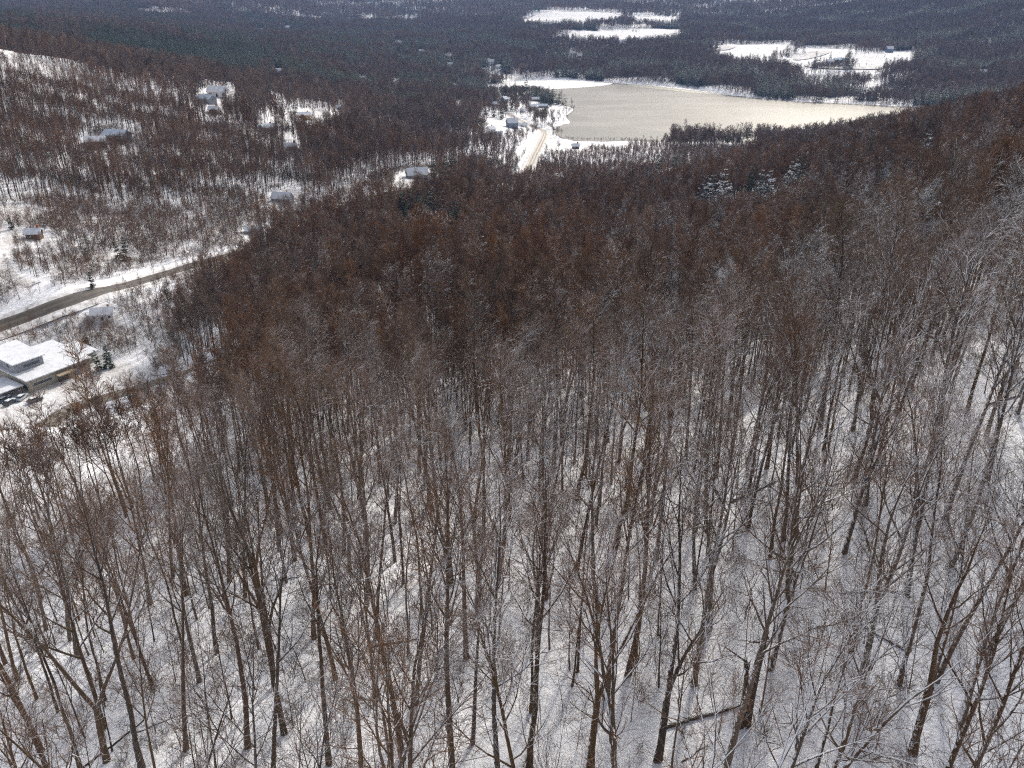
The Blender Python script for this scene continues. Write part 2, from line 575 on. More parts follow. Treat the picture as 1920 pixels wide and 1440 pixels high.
class MB:
    """Collects boxes, prisms and tubes into one mesh."""

    def __init__(self):
        self.v, self.f = [], []

    def add(self, verts, faces):
        n = len(self.v)
        self.v.extend(verts)
        self.f.extend([tuple(i + n for i in q) for q in faces])
        return self

    def box(self, x0, x1, y0, y1, z0, z1):
        return self.add([(x0, y0, z0), (x1, y0, z0), (x1, y1, z0), (x0, y1, z0), (x0, y0, z1), (x1, y0, z1), (x1, y1, z1), (x0, y1, z1)],
                        [(3, 2, 1, 0), (4, 5, 6, 7), (0, 1, 5, 4), (1, 2, 6, 5), (2, 3, 7, 6), (3, 0, 4, 7)])

    def slab(self, corners, t):
        """A plate of thickness t hung under four (or more) top corners."""
        n = len(corners)
        lo = [(x, y, z - t) for x, y, z in corners]
        f = [tuple(range(n)), tuple(range(2 * n - 1, n - 1, -1))]
        f += [(i, n + i, n + (i + 1) % n, (i + 1) % n) for i in range(n)]
        return self.add(list(corners) + lo, f)

    def prism(self, profile, y0, y1):
        """profile: (x, z) outline, extruded from y0 to y1."""
        n = len(profile)
        vs = [(x, y0, z) for x, z in profile] + [(x, y1, z) for x, z in profile]
        f = [tuple(range(n)), tuple(range(2 * n - 1, n - 1, -1))]
        f += [(i, n + i, n + (i + 1) % n, (i + 1) % n) for i in range(n)]
        return self.add(vs, f)

    def tube(self, pts, rad, k, tip=True):
        pts = np.asarray(pts, float)
        n = len(pts)
        d = np.gradient(pts, axis=0)
        d /= np.linalg.norm(d, axis=1)[:, None] + 1e-9
        m = d.mean(0)
        ref = np.array([1.0, 0, 0]) if abs(m[0]) < 0.7 * np.linalg.norm(m) + 1e-9 else np.array([0, 1.0, 0])
        a = np.cross(d, ref)
        a /= np.linalg.norm(a, axis=1)[:, None] + 1e-9
        b = np.cross(d, a)
        ang = np.arange(k) * (2 * math.pi / k)
        ring = pts[:, None, :] + (a[:, None, :] * np.cos(ang)[None, :, None] + b[:, None, :] * np.sin(ang)[None, :, None]) * np.asarray(rad)[:, None, None]
        base = len(self.v)
        self.v.extend(map(tuple, ring.reshape(-1, 3)))
        for i in range(n - 1):
            for j in range(k):
                j2 = (j + 1) % k
                self.f.append((base + i * k + j, base + i * k + j2, base + (i + 1) * k + j2, base + (i + 1) * k + j))
        return self

    def build(self, name, mat, parent=None, smooth_=False):
        return link_mesh(name, self.v, self.f, mat, parent, smooth_)


# ------------------------------------------------------------------ ground, lake, roads
def main_house_frame():
    a = at_z(57, 737, 36.0)
    b = at_z(170, 693, 36.0)
    return a, b


_ha, _hb = main_house_frame()
HX = (_hb - _ha)[:2]
HX = HX / float(np.hypot(*HX))
HLEN = 21.0
HY = np.array([-HX[1], HX[0]])
HROT = math.atan2(HX[1], HX[0])
_hc = _ha[:2] + HX * HLEN * .3 + HY * 5
PADS.append((_hc[0], _hc[1], 36.0, 22.0, 70.0))


def build_ground():
    azs = np.concatenate([np.arange(-150, -44, 3.0), np.arange(-44, 44.01, 0.25), np.arange(47, 151, 3.0)])
    rs = np.concatenate([[2.0], np.geomspace(6, 7000, 430)])
    A, Rr = np.meshgrid(np.radians(azs), rs)
    X, Y = Rr * np.sin(A), Rr * np.cos(A)
    Z = height(X.ravel(), Y.ravel()).reshape(X.shape)
    nr, na = X.shape
    vs = np.stack([X, Y, Z], -1).reshape(-1, 3)
    idx = np.arange(nr * na).reshape(nr, na)
    f = np.stack([idx[:-1, :-1], idx[:-1, 1:], idx[1:, 1:], idx[1:, :-1]], -1).reshape(-1, 4)[:, ::-1]
    me = bpy.data.meshes.new("ground")
    me.vertices.add(len(vs))
    me.vertices.foreach_set("co", vs.ravel())
    me.loops.add(f.size)
    me.loops.foreach_set("vertex_index", f.ravel())
    me.polygons.add(len(f))
    me.polygons.foreach_set("loop_start", np.arange(len(f)) * 4)
    me.polygons.foreach_set("use_smooth", np.ones(len(f), bool))
    me.update(calc_edges=True)
    me.materials.append(M["ground"])
    o = bpy.data.objects.new("ground", me)
    COL.objects.link(o)
    tag(o, kind="structure")
    return o


GROUND = build_ground()


def flat_sheet(name, poly, z, mat):
    o = link_mesh(name, [(x, y, z) for x, y in poly], [tuple(range(len(poly)))], mat)
    if o.data.polygons[0].normal.z < 0:
        o.data.flip_normals()
    tag(o, kind="structure")
    return o


def zpoly(px, z=0.0, it=2):
    return smooth([at_z(u, v, z)[:2] for u, v in px], True, it)


_c = LAKE.mean(0)
flat_sheet("lake", LAKE + (LAKE - _c) / np.linalg.norm(LAKE - _c, axis=1)[:, None] * 2.5, 0.0, M["ice"])
flat_sheet("lake_snow", zpoly([(918, 153.5), (985, 148.8), (1060, 146.8), (1125, 151.5), (1155, 156), (1130, 161), (1075, 165), (1020, 168), (985, 170), (950, 162)]), 0.05, M["lake_snow"])
flat_sheet("lake_snow", zpoly([(1110, 152), (1160, 154), (1250, 159.5), (1330, 167), (1393, 180.5), (1370, 179.5), (1290, 168), (1220, 161), (1170, 157.5)]), 0.06, M["lake_snow"])
flat_sheet("open_water", zpoly([(1160, 158), (1215, 160.5), (1285, 167.5), (1350, 177.5), (1300, 174), (1240, 167), (1190, 162.5)]), 0.04, M["dark_water"])
flat_sheet("thin_ice", zpoly([(1056, 237), (1090, 236), (1160, 238), (1225, 243), (1290, 252), (1330, 262), (1240, 263), (1110, 262), (1070, 259), (1052, 250)]), 0.03, M["thin_ice"])
flat_sheet("thin_ice", zpoly([(1070, 215), (1100, 219), (1106, 224), (1082, 227), (1068, 223)]), 0.03, M["thin_ice"])


def road(name, line, width, off, mat, mat_kind="structure", side=0.0, step=5.0):
    """A ribbon that follows the ground along a world polyline."""
    p = smooth(line, False, 2)
    seg = np.r_[0, np.cumsum(np.hypot(*np.diff(p, axis=0).T))]
    s = np.arange(0, seg[-1], step)
    q = np.stack([np.interp(s, seg, p[:, 0]), np.interp(s, seg, p[:, 1])], 1)
    t = np.gradient(q, axis=0)
    t /= np.linalg.norm(t, axis=1)[:, None]
    nrm = np.stack([-t[:, 1], t[:, 0]], 1)
    cols = [-.5 - 2.2 / width, -.5, -.25, 0, .25, .5, .5 + 2.2 / width]
    wob = 0.06 * width * np.sin(s / 9.0) if mat_kind == "rough" else 0 * s
    vs, f = [], []
    zc = height(q[:, 0], q[:, 1])
    for c in cols:
        e = q + nrm * (c * (width + wob) + side)[:, None]
        z = np.maximum(height(e[:, 0], e[:, 1]), zc - 1.6) + (off if abs(c) <= .5 else -.6)
        vs.append(np.c_[e, z])
    vs = np.stack(vs, 1)
    n, k = vs.shape[:2]
    idx = np.arange(n * k).reshape(n, k)
    f = np.stack([idx[:-1, :-1], idx[:-1, 1:], idx[1:, 1:], idx[1:, :-1]], -1).reshape(-1, 4)[:, ::-1]
    o = link_mesh(name, vs.reshape(-1, 3), [tuple(int(i) for i in a) for a in f], mat, smooth_=True)
    if o.data.polygons[0].normal.z < 0:
        o.data.flip_normals()
    tag(o, kind="structure")
    return o


VALLEY = g2([(-90, 640), (0, 611), (65, 589), (130, 567), (210, 543), (290, 519), (345, 503), (400, 487), (460, 471), (520, 455)])
VALLEY = np.vstack([VALLEY, [at_r(650, 425, 500)[:2], at_r(820, 385, 590)[:2]]])
LAKEROAD = np.vstack([VALLEY[-1:], g2([(984, 334), (992, 316), (1003, 292), (1012, 275), (1020, 258), (1023, 249), (1014, 243), (1000, 238), (975, 226), (950, 212)])])
HILLROAD = g2([(-90, 834), (0, 806), (100, 776), (200, 746), (290, 717), (350, 697), (430, 672), (520, 640)])
RAIL = np.array([at_z(u, v, 6)[:2] for u, v in [(968, 318), (980, 296), (992, 276), (998, 262)]])
DRIVE = g2([(-30, 470), (4, 490), (12, 515), (40, 530), (80, 539)])
road("road_verge", VALLEY, 9.5, 0.12, M["bank"])
road("valley_road", VALLEY, 5.4, 0.18, M["asphalt"])
road("road_verge", LAKEROAD, 15, 0.30, M["bank"])
road("lake_road", LAKEROAD, 8.5, 0.40, M["sand_road"])
road("wheel_track", LAKEROAD, 1.3, 0.48, M["rut"], side=-1.4)
road("wheel_track", LAKEROAD, 1.3, 0.48, M["rut"], side=1.4)
road("road_verge", HILLROAD, 11, 0.10, M["verge"], side=-1.5)
road("hill_road", HILLROAD, 6.5, 0.18, M["gravel"])
for _o in (-1.2, 1.2):
    road("wheel_track", VALLEY, 1.2, 0.22, M["rut_dark"], side=_o)
road("footpath", RAIL, 3.0, 0.25, M["bank"])
road("driveway", DRIVE, 5.0, 0.15, M["bank"])

FIELDS = {}
STUB_PX = [[(1327, 97), (1345, 88), (1383, 87), (1372, 93), (1350, 96)],
           [(1480, 112), (1520, 95), (1560, 97), (1545, 104), (1505, 114)],
           [(1500, 122), (1620, 124), (1665, 128), (1640, 132), (1520, 128)]]
CLEAR_PX = [  # snow-covered fields and house plots, outlined where they lie on the ground
    [(1318, 98), (1355, 82), (1480, 80), (1506, 90), (1440, 128), (1360, 122)], [(1446, 128), (1512, 88), (1610, 92), (1596, 116), (1540, 130), (1500, 140)],
    [(1584, 120), (1608, 98), (1730, 92), (1720, 114), (1680, 134), (1600, 140)], [(1508, 140), (1590, 135), (1668, 140), (1640, 158), (1485, 166)], [(1545, 188), (1640, 162), (1712, 144), (1700, 164), (1610, 190)],
    [(970, 41), (1000, 23), (1100, 22), (1172, 27), (1160, 46), (1040, 53), (980, 50)], [(1025, 78), (1060, 60), (1150, 54), (1280, 55), (1284, 74), (1200, 86), (1055, 83)], [(1176, 29), (1284, 32), (1270, 48), (1182, 50)],
    [(130, 22), (170, 20), (175, 29), (135, 29)], [(220, 22), (275, 19), (360, 24), (355, 31), (270, 31)], [(738, 33), (788, 31), (786, 42), (745, 43)], [(675, 34), (705, 38), (700, 45), (678, 44)],
    [(270, 0), (380, 0), (370, 5), (280, 6)], [(1300, 12), (1360, 15), (1350, 24), (1305, 20)],
    [(1034, 264), (1112, 266), (1108, 284), (1095, 291), (1040, 293), (1022, 292)], [(1112, 267), (1180, 268), (1178, 286), (1112, 284)], [(1180, 265), (1245, 266), (1240, 272), (1185, 271)],
    [(1030, 194), (1070, 201), (1064, 212), (1035, 214), (1000, 214), (995, 200)], [(940, 188), (1000, 186), (1000, 204), (960, 205), (935, 200)],
    [(905, 218), (990, 222), (1000, 245), (985, 256), (910, 256), (900, 240)], [(905, 138), (960, 138), (985, 148), (940, 152), (900, 150)],
    [(376, 172), (440, 168), (446, 190), (452, 215), (430, 225), (395, 205)], [(494, 180), (530, 195), (548, 215), (545, 240), (520, 225), (500, 200)],
    [(530, 212), (600, 205), (640, 225), (650, 255), (600, 262), (555, 255), (535, 240)], [(485, 236), (520, 236), (530, 262), (490, 262)],
    [(165, 262), (240, 250), (275, 270), (270, 300), (175, 296)], [(370, 262), (400, 255), (420, 262), (410, 270), (380, 272)],
    [(0, 420), (55, 435), (110, 440), (118, 465), (60, 482), (0, 478)], [(150, 590), (215, 575), (228, 606), (150, 614)],
    [(455, 425), (520, 428), (530, 450), (460, 462)], [(505, 360), (550, 352), (600, 380), (560, 402), (505, 398)],
    [(740, 330), (810, 318), (830, 340), (790, 372), (735, 366)],
    [(-40, 760), (-40, 690), (30, 650), (130, 640), (190, 665), (285, 690), (285, 715), (150, 757), (0, 802), (-40, 815)],
    [(175, 478), (240, 470), (270, 490), (200, 505)], [(0, 384), (70, 390), (110, 402), (60, 412), (0, 408)],
    [(780, 895), (905, 870), (960, 935), (905, 985), (830, 975)], [(1040, 1330), (1130, 1290), (1180, 1300), (1170, 1400), (1060, 1440)],
    [(1330, 1340), (1470, 1330), (1480, 1440), (1300, 1440)], [(1560, 1060), (1680, 1040), (1700, 1160), (1600, 1200)], [(1830, 620), (1920, 600), (1920, 700), (1850, 720)],
    [(0, 92), (60, 106), (160, 140), (175, 152), (90, 152), (0, 132)],
]
CLEAR = []
for px in CLEAR_PX:
    CLEAR.append(g2(px))
for px in STUB_PX:
    w = g2(px)
    c = w.mean(0)
    pts = smooth(w, True, 1)
    z = height(pts[:, 0], pts[:, 1]) + 1.5
    cz = h1(*c) + 1.5
    o = link_mesh("field", [(c[0], c[1], cz)] + [(a, b, d) for (a, b), d in zip(pts, z)], [(0, 1 + i, 1 + (i + 1) % len(pts)) for i in range(len(pts))], M["stubble"])
    if o.data.polygons[0].normal.z < 0:
        o.data.flip_normals()
    tag(o, kind="structure")


def vnoise(x, y, s, seed):
    q = np.random.default_rng(seed)
    o = 0
    for k in range(5):
        a = q.uniform(0, 6.28)
        f = (1.0 + .7 * k) / s
        o = o + np.sin((x * math.cos(a) + y * math.sin(a)) * f * 6.28 + q.uniform(0, 6.28)) / (1 + .5 * k)
    return o / 2.0


# young thin growth between the near wood and the modern house
ZONE0 = np.vstack([g2([(-160, 985), (0, 985), (330, 880), (480, 760), (430, 690)]), [at_r(300, 712, 290)[:2], at_r(-160, 740, 310)[:2]]])


SNOWPATCH = g2([(780, 895), (905, 870), (960, 935), (905, 985), (830, 975)])


def mark_open_ground():
    """Fields and yards: thin wind-blown snow with grass and stubble, its colour also darkened to offset full light."""
    me = GROUND.data
    co = np.empty(len(me.vertices) * 3)
    me.vertices.foreach_get("co", co)
    co = co.reshape(-1, 3)
    o = np.zeros(len(co), bool)
    r = np.hypot(co[:, 0], co[:, 1])
    for w in CLEAR:
        o |= inside(w, co[:, 0], co[:, 1])
    o &= r > 200
    a = me.attributes.new("open", 'FLOAT', 'POINT')
    a.data.foreach_set("value", o.astype(np.float32))


mark_open_ground()


def is_clear(x, y):
    """Where no wood grows: fields, plots, roads, water."""
    c = inside(LAKE, x, y)
    far = np.clip((np.hypot(x, y) - 900) / 900, 0, 1)
    xr, yr = x + far * 18 * vnoise(x, y, 110, 15), y + far * 26 * vnoise(x, y, 120, 16)
    for w in CLEAR:
        c |= inside(w, xr, yr)
    for ln, d in ((VALLEY, 8.5), (LAKEROAD, 9.5), (HILLROAD, 6.0), (RAIL, 3.5), (DRIVE, 4.0)):
        c |= dist_line(ln, x, y) < d
    return c


# ------------------------------------------------------------------ trees
def unit(v):
    return v / (np.linalg.norm(v) + 1e-9)


def grow(rg, p, d, L, n, wander, lift):
    pts = [np.array(p, float)]
    d = unit(np.array(d, float))
    for _ in range(n):
        d = unit(d + rg.normal(0, wander, 3) + np.array([0, 0, lift]))
        pts.append(pts[-1] + d * (L / n))
    return np.array(pts), d


def side_dir(rg, d, ang, az=None):
    ref = np.array([0, 0, 1.0]) if abs(d[2]) < 0.9 else np.array([1.0, 0, 0])
    a = unit(np.cross(d, ref))
    b = np.cross(d, a)
    az = rg.uniform(0, 2 * math.pi) if az is None else az
    return unit(d * math.cos(ang) + (a * math.cos(az) + b * math.sin(az)) * math.sin(ang))


def along(pts, t):
    k = t * (len(pts) - 1)
    i = min(int(k), len(pts) - 2)
    w = k - i
    return pts[i] * (1 - w) + pts[i + 1] * w, unit(pts[i + 1] - pts[i])


def tree_geo(seed, H=21.0, r0=0.22, bare=0.42, stems=1, fork=0.3, limbs=12, subs=7, twigs=5, fine=2, spread=0.36, ang=(0.55, 0.95), k=(8, 5, 4, 3), rmin=0.0065, lean=0.03, segs=(9, 5, 4, 3, 2), thick=1.0):
    """Trunk-and-limbs mesh and twig mesh of one bare broadleaf tree, base at the origin."""
    rg = np.random.default_rng(seed)
    T, C = MB(), MB()
    d0 = unit(np.array([rg.normal(0, lean), rg.normal(0, lean), 1.0]))
    stem_list = []
    if stems == 1:
        pts, _ = grow(rg, (0, 0, -0.4), d0, H, segs[0], 0.045, 0.02)
        rad = r0 * (1 - np.linspace(0, 1, len(pts)) ** 1.1 * 0.9)
        rad[0] *= 1.35
        T.tube(pts, rad, k[0])
        stem_list.append((pts, rad, bare))
    else:
        L0 = H * fork
        pts, d = grow(rg, (0, 0, -0.4), d0, L0, max(3, segs[0] // 3), 0.03, 0.02)
        rad = r0 * np.linspace(1, 0.86, len(pts))
        rad[0] *= 1.35
        T.tube(pts, rad, k[0])
        a0 = rg.uniform(0, 6.28)
        for s in range(stems):
            dd = side_dir(rg, d, rg.uniform(0.20, 0.40), a0 + s * 6.28 / stems + rg.normal(0, .3))
            q, _ = grow(rg, pts[-1] - d * 0.2, dd, H * (1 - fork) * rg.uniform(.85, 1.0), segs[0] - 2, 0.06, 0.05)
            rr = r0 * (0.82 / math.sqrt(stems) * 1.15) * (1 - np.linspace(0, 1, len(q)) ** 1.1 * 0.9)
            T.tube(q, rr, k[0])
            stem_list.append((q, rr, max(0.1, (bare - fork) / (1 - fork))))
    nl = max(3, int(round(limbs / len(stem_list) * (1.25 if stems > 1 else 1))))
    for pts, rad, b0 in stem_list:
        az = rg.uniform(0, 6.28)
        Ls = np.linalg.norm(np.diff(pts, axis=0), axis=1).sum()
        for i in range(nl):
            t = b0 + (0.97 - b0) * ((i + rg.uniform(0.1, .9)) / nl)
            p, d = along(pts, t)
            az += 2.4 + rg.normal(0, .4)
            f = (t - b0) / (1 - b0)
            L = H * spread * (1.0 - 0.62 * f) * rg.uniform(.72, 1.15)
            q, qd = grow(rg, p, side_dir(rg, d, rg.uniform(*ang) * (1 - .35 * f), az), L, segs[1], 0.07, 0.105)
            rl = min(np.interp(t, np.linspace(0, 1, len(rad)), rad) * 0.62, 0.012 * L + 0.022) * thick
            T.tube(q, np.linspace(rl, max(rmin * 1.6, rl * .22), len(q)), k[1])
            ns = max(2, int(round(subs * (L / (H * spread)) ** .6)))
            for j in range(ns):
                tt = 0.22 + 0.76 * (j + rg.uniform(.1, .9)) / ns
                p2, d2 = along(q, tt)
                L2 = L * (0.52 - 0.3 * tt) * rg.uniform(.75, 1.3) + 0.5
                s2, sd2 = grow(rg, p2, side_dir(rg, d2, rg.uniform(.45, .95)), L2, segs[2], 0.10, 0.07)
                C.tube(s2, np.linspace(max(rl * .42, rmin * 1.7), rmin * 1.2, len(s2)), k[2])
                for m_ in range(twigs):
                    t3 = 0.2 + 0.8 * (m_ + rg.uniform(.1, .9)) / twigs
                    p3, d3 = along(s2, t3)
                    L3 = L2 * (0.55 - 0.22 * t3) * rg.uniform(.7, 1.3) + 0.35
                    s3, _ = grow(rg, p3, side_dir(rg, d3, rg.uniform(.4, .85)), L3, segs[3], 0.12, 0.06)
                    C.tube(s3, np.linspace(rmin * 1.25, rmin * .8, len(s3)), k[3])
                    for n_ in range(fine):
                        p4, d4 = along(s3, rg.uniform(.25, 1))
                        s4, _ = grow(rg, p4, side_dir(rg, d4, rg.uniform(.4, .8)), rg.uniform(.35, .8), segs[4], 0.12, 0.05)
                        C.tube(s4, np.linspace(rmin, rmin * .6, len(s4)), k[3])
    return T, C


def conifer_geo(seed, H=18.0, rb=3.2, whorls=18, per=11, ragged=0.25, bare=0.06, sprays=9, w=0.55):
    """Trunk, and boughs carrying many small drooping needle sprays."""
    rg = np.random.default_rng(seed)
    T, C = MB(), MB()
    pts, _ = grow(rg, (0, 0, -0.4), (0, 0, 1), H, 7, 0.012, 0.02)
    T.tube(pts, 0.013 * H * (1 - np.linspace(0, .93, len(pts))), 6)
    for i in range(whorls):
        t = bare + (0.985 - bare) * (i + rg.uniform(.1, .9)) / whorls
        base, _ = along(pts, t)
        for j in range(max(4, int(per * (1.05 - .6 * t)))):
            L = (rb * (1 - t) ** 0.75 + 0.25) * rg.uniform(1 - ragged * 1.6, 1 + ragged)
            az = rg.uniform(0, 6.28)
            d = np.array([math.cos(az), math.sin(az), 0.10 + .45 * t])
            q, _ = grow(rg, base, d, L, 3, 0.06, -0.06)
            C.tube(q, np.linspace(.05, .015, len(q)), 3)
            for s in range(sprays):
                p, dd = along(q, 0.18 + .82 * (s + rg.uniform(0, 1)) / sprays)
                sd_ = side_dir(rg, dd, rg.uniform(.3, 1.1))
                sd_[2] = sd_[2] * .4 - 0.18
                ln = (0.30 * L + .30) * rg.uniform(.6, 1.2) * (1.1 - .4 * s / sprays)
                e = p + unit(sd_) * ln
                side = unit(np.cross(sd_, (0, 0, 1.0)) + rg.normal(0, .25, 3)) * w * ln * .8
                mid = p + (e - p) * .5
                C.add([tuple(p), tuple(mid + side + (0, 0, -.05)), tuple(e + (0, 0, -.12 * ln)), tuple(mid - side + (0, 0, -.05)), tuple(mid + (0, 0, .10 * ln))],
                      [(0, 1, 4), (1, 2, 4), (2, 3, 4), (3, 0, 4)])
    return T, C


def merge_tree(T, C):
    m = MB()
    m.add(T.v, T.f)
    m.add(C.v, C.f)
    return m, [0] * len(T.f) + [1] * len(C.f)


def single_tree(name, T, C, m1, m2):
    m, mi = merge_tree(T, C)
    return link_mesh(name, m.v, m.f, None, None, True, [m1, m2], mi)


def bare_proto(name, seed, mt, mc, **kw):
    T, C = tree_geo(seed, **kw)
    o = empty(name)
    T.build("trunk", mt, o, True)
    C.build("crown", mc, o, True)
    return o


# prototypes for the near wood (each one is itself set down in the wood later)
NEAR = [
    bare_proto("bare_tree", 1, M["bark"], M["twig"], H=23, r0=.21, bare=.52, limbs=14, spread=.25, ang=(.4, .75)),
    bare_proto("bare_tree", 2, M["bark"], M["twig"], H=21, r0=.18, bare=.56, limbs=13, spread=.22, ang=(.35, .7)),
    bare_proto("bare_tree", 3, M["bark"], M["twig"], H=24, r0=.22, bare=.48, limbs=15, spread=.24, ang=(.4, .8)),
    bare_proto("bare_tree", 4, M["bark"], M["twig"], H=20, r0=.145, bare=.54, limbs=12, spread=.22, lean=.07, ang=(.4, .8)),
    bare_proto("bare_tree", 5, M["bark"], M["twig"], H=18, r0=.12, bare=.54, limbs=11, spread=.21, ang=(.35, .75)),
    bare_proto("forked_tree", 6, M["bark"], M["twig"], H=22, r0=.23, bare=.48, stems=2, fork=.24, limbs=15, spread=.25, ang=(.4, .8)),
    bare_proto("forked_tree", 7, M["bark"], M["twig"], H=21, r0=.22, bare=.54, stems=3, fork=.30, limbs=15, spread=.22, ang=(.35, .75)),
    bare_proto("snowy_tree", 8, M["laden"], M["twig"], H=20, r0=.21, bare=.38, stems=2, fork=.3, limbs=14, spread=.34, ang=(.6, 1.0), fine=2, thick=1.15),
    bare_proto("snowy_tree", 9, M["laden"], M["twig"], H=18, r0=.19, bare=.36, limbs=13, spread=.36, ang=(.6, 1.1), fine=2, thick=1.2),
    bare_proto("snowy_tree", 10, M["laden"], M["laden"], H=20, r0=.20, bare=.42, limbs=13, spread=.30, ang=(.5, .95), fine=1),
]
SAPLING = []
for s, (h, r) in enumerate([(10, .05), (7, .035), (13, .075), (8.5, .045)]):
    T, C = tree_geo(40 + s, H=h, r0=r, bare=.25, limbs=9, subs=3, twigs=2, fine=1, spread=.26, ang=(.5, .9), k=(5, 3, 3, 3), rmin=.009, lean=.08, segs=(7, 3, 2, 2, 1))
    SAPLING.append(single_tree("sapling", T, C, M["brush"] if s % 2 else M["bark"], M["brush"] if s % 2 else M["twig"]))
MIDP = []
for s in range(7):
    T, C = tree_geo(60 + s, H=20 + 2.2 * (s % 3), r0=.155, bare=.44 + .04 * (s % 3), limbs=13, subs=6, twigs=5, fine=2, spread=.19, ang=(.35, .75), k=(5, 4, 3, 3), rmin=.020, segs=(6, 4, 3, 2, 1), stems=2 if s == 3 else 1)
    MIDP.append(single_tree("bare_tree", T, C, M["laden"] if s > 4 else M["bark"], M["laden"] if s == 6 else M["mid_twig"]))
SLIMP = []
for s in range(4):
    T, C = tree_geo(70 + s, H=19 + 1.5 * s, r0=.19, bare=.55 + .04 * (s % 2), limbs=11, subs=5, twigs=3, fine=1, spread=.20, ang=(.4, .8), k=(5, 4, 3, 3), rmin=.022, segs=(5, 3, 2, 2, 1))
    SLIMP.append(single_tree("bare_tree", T, C, M["bark"], M["mid_twig"]))
FARP = []
for s in range(5):
    T, C = tree_geo(80 + s, H=18 + 2 * (s % 3), r0=.22, bare=.38, limbs=13, subs=4, twigs=3, fine=0, spread=.32, k=(4, 3, 3, 3), rmin=.075, segs=(4, 2, 2, 1, 1))
    FARP.append(single_tree("bare_tree", T, C, M["far_twig"], M["far_twig"]))
BRUSHP = []
for s in range(4):
    T, C = tree_geo(100 + s, H=3.2 + s * .9, r0=.04, bare=.15, stems=3, fork=.1, limbs=12, subs=3, twigs=3, fine=0, spread=.34, ang=(.4, .9), k=(4, 3, 3, 3), rmin=.012, segs=(5, 2, 2, 1, 1))
    BRUSHP.append(single_tree("shrub", T, C, M["brush"], M["russet"] if s == 3 else M["brush"]))


def conifer_proto(name, seed, mat, **kw):
    T, C = conifer_geo(seed, **kw)
    o = empty(name)
    T.build("trunk", M["bark"], o, True)
    C.build("crown", mat, o)
    return o


CONP = [conifer_proto("conifer", 1, M["needle"], H=20, rb=3.6), conifer_proto("conifer", 2, M["needle"], H=16, rb=3.2, whorls=14),
        conifer_proto("pine_tree", 3, M["needle"], H=25, rb=4.4, whorls=12, per=9, ragged=.5, bare=.3, w=.7), conifer_proto("snowy_conifer", 4, M["frosted"], H=17, rb=4.0, whorls=14, ragged=.35),
        conifer_proto("snowy_conifer", 5, M["frosted"], H=14, rb=3.8, whorls=12, ragged=.35)]
FARCON = []
for s in range(3):
    T, C = conifer_geo(20 + s, H=19, rb=3.6, whorls=10, per=8, sprays=4, w=1.0, ragged=.35)
    FARCON.append(single_tree("conifer", T, C, M["bark"], M["needle"]))

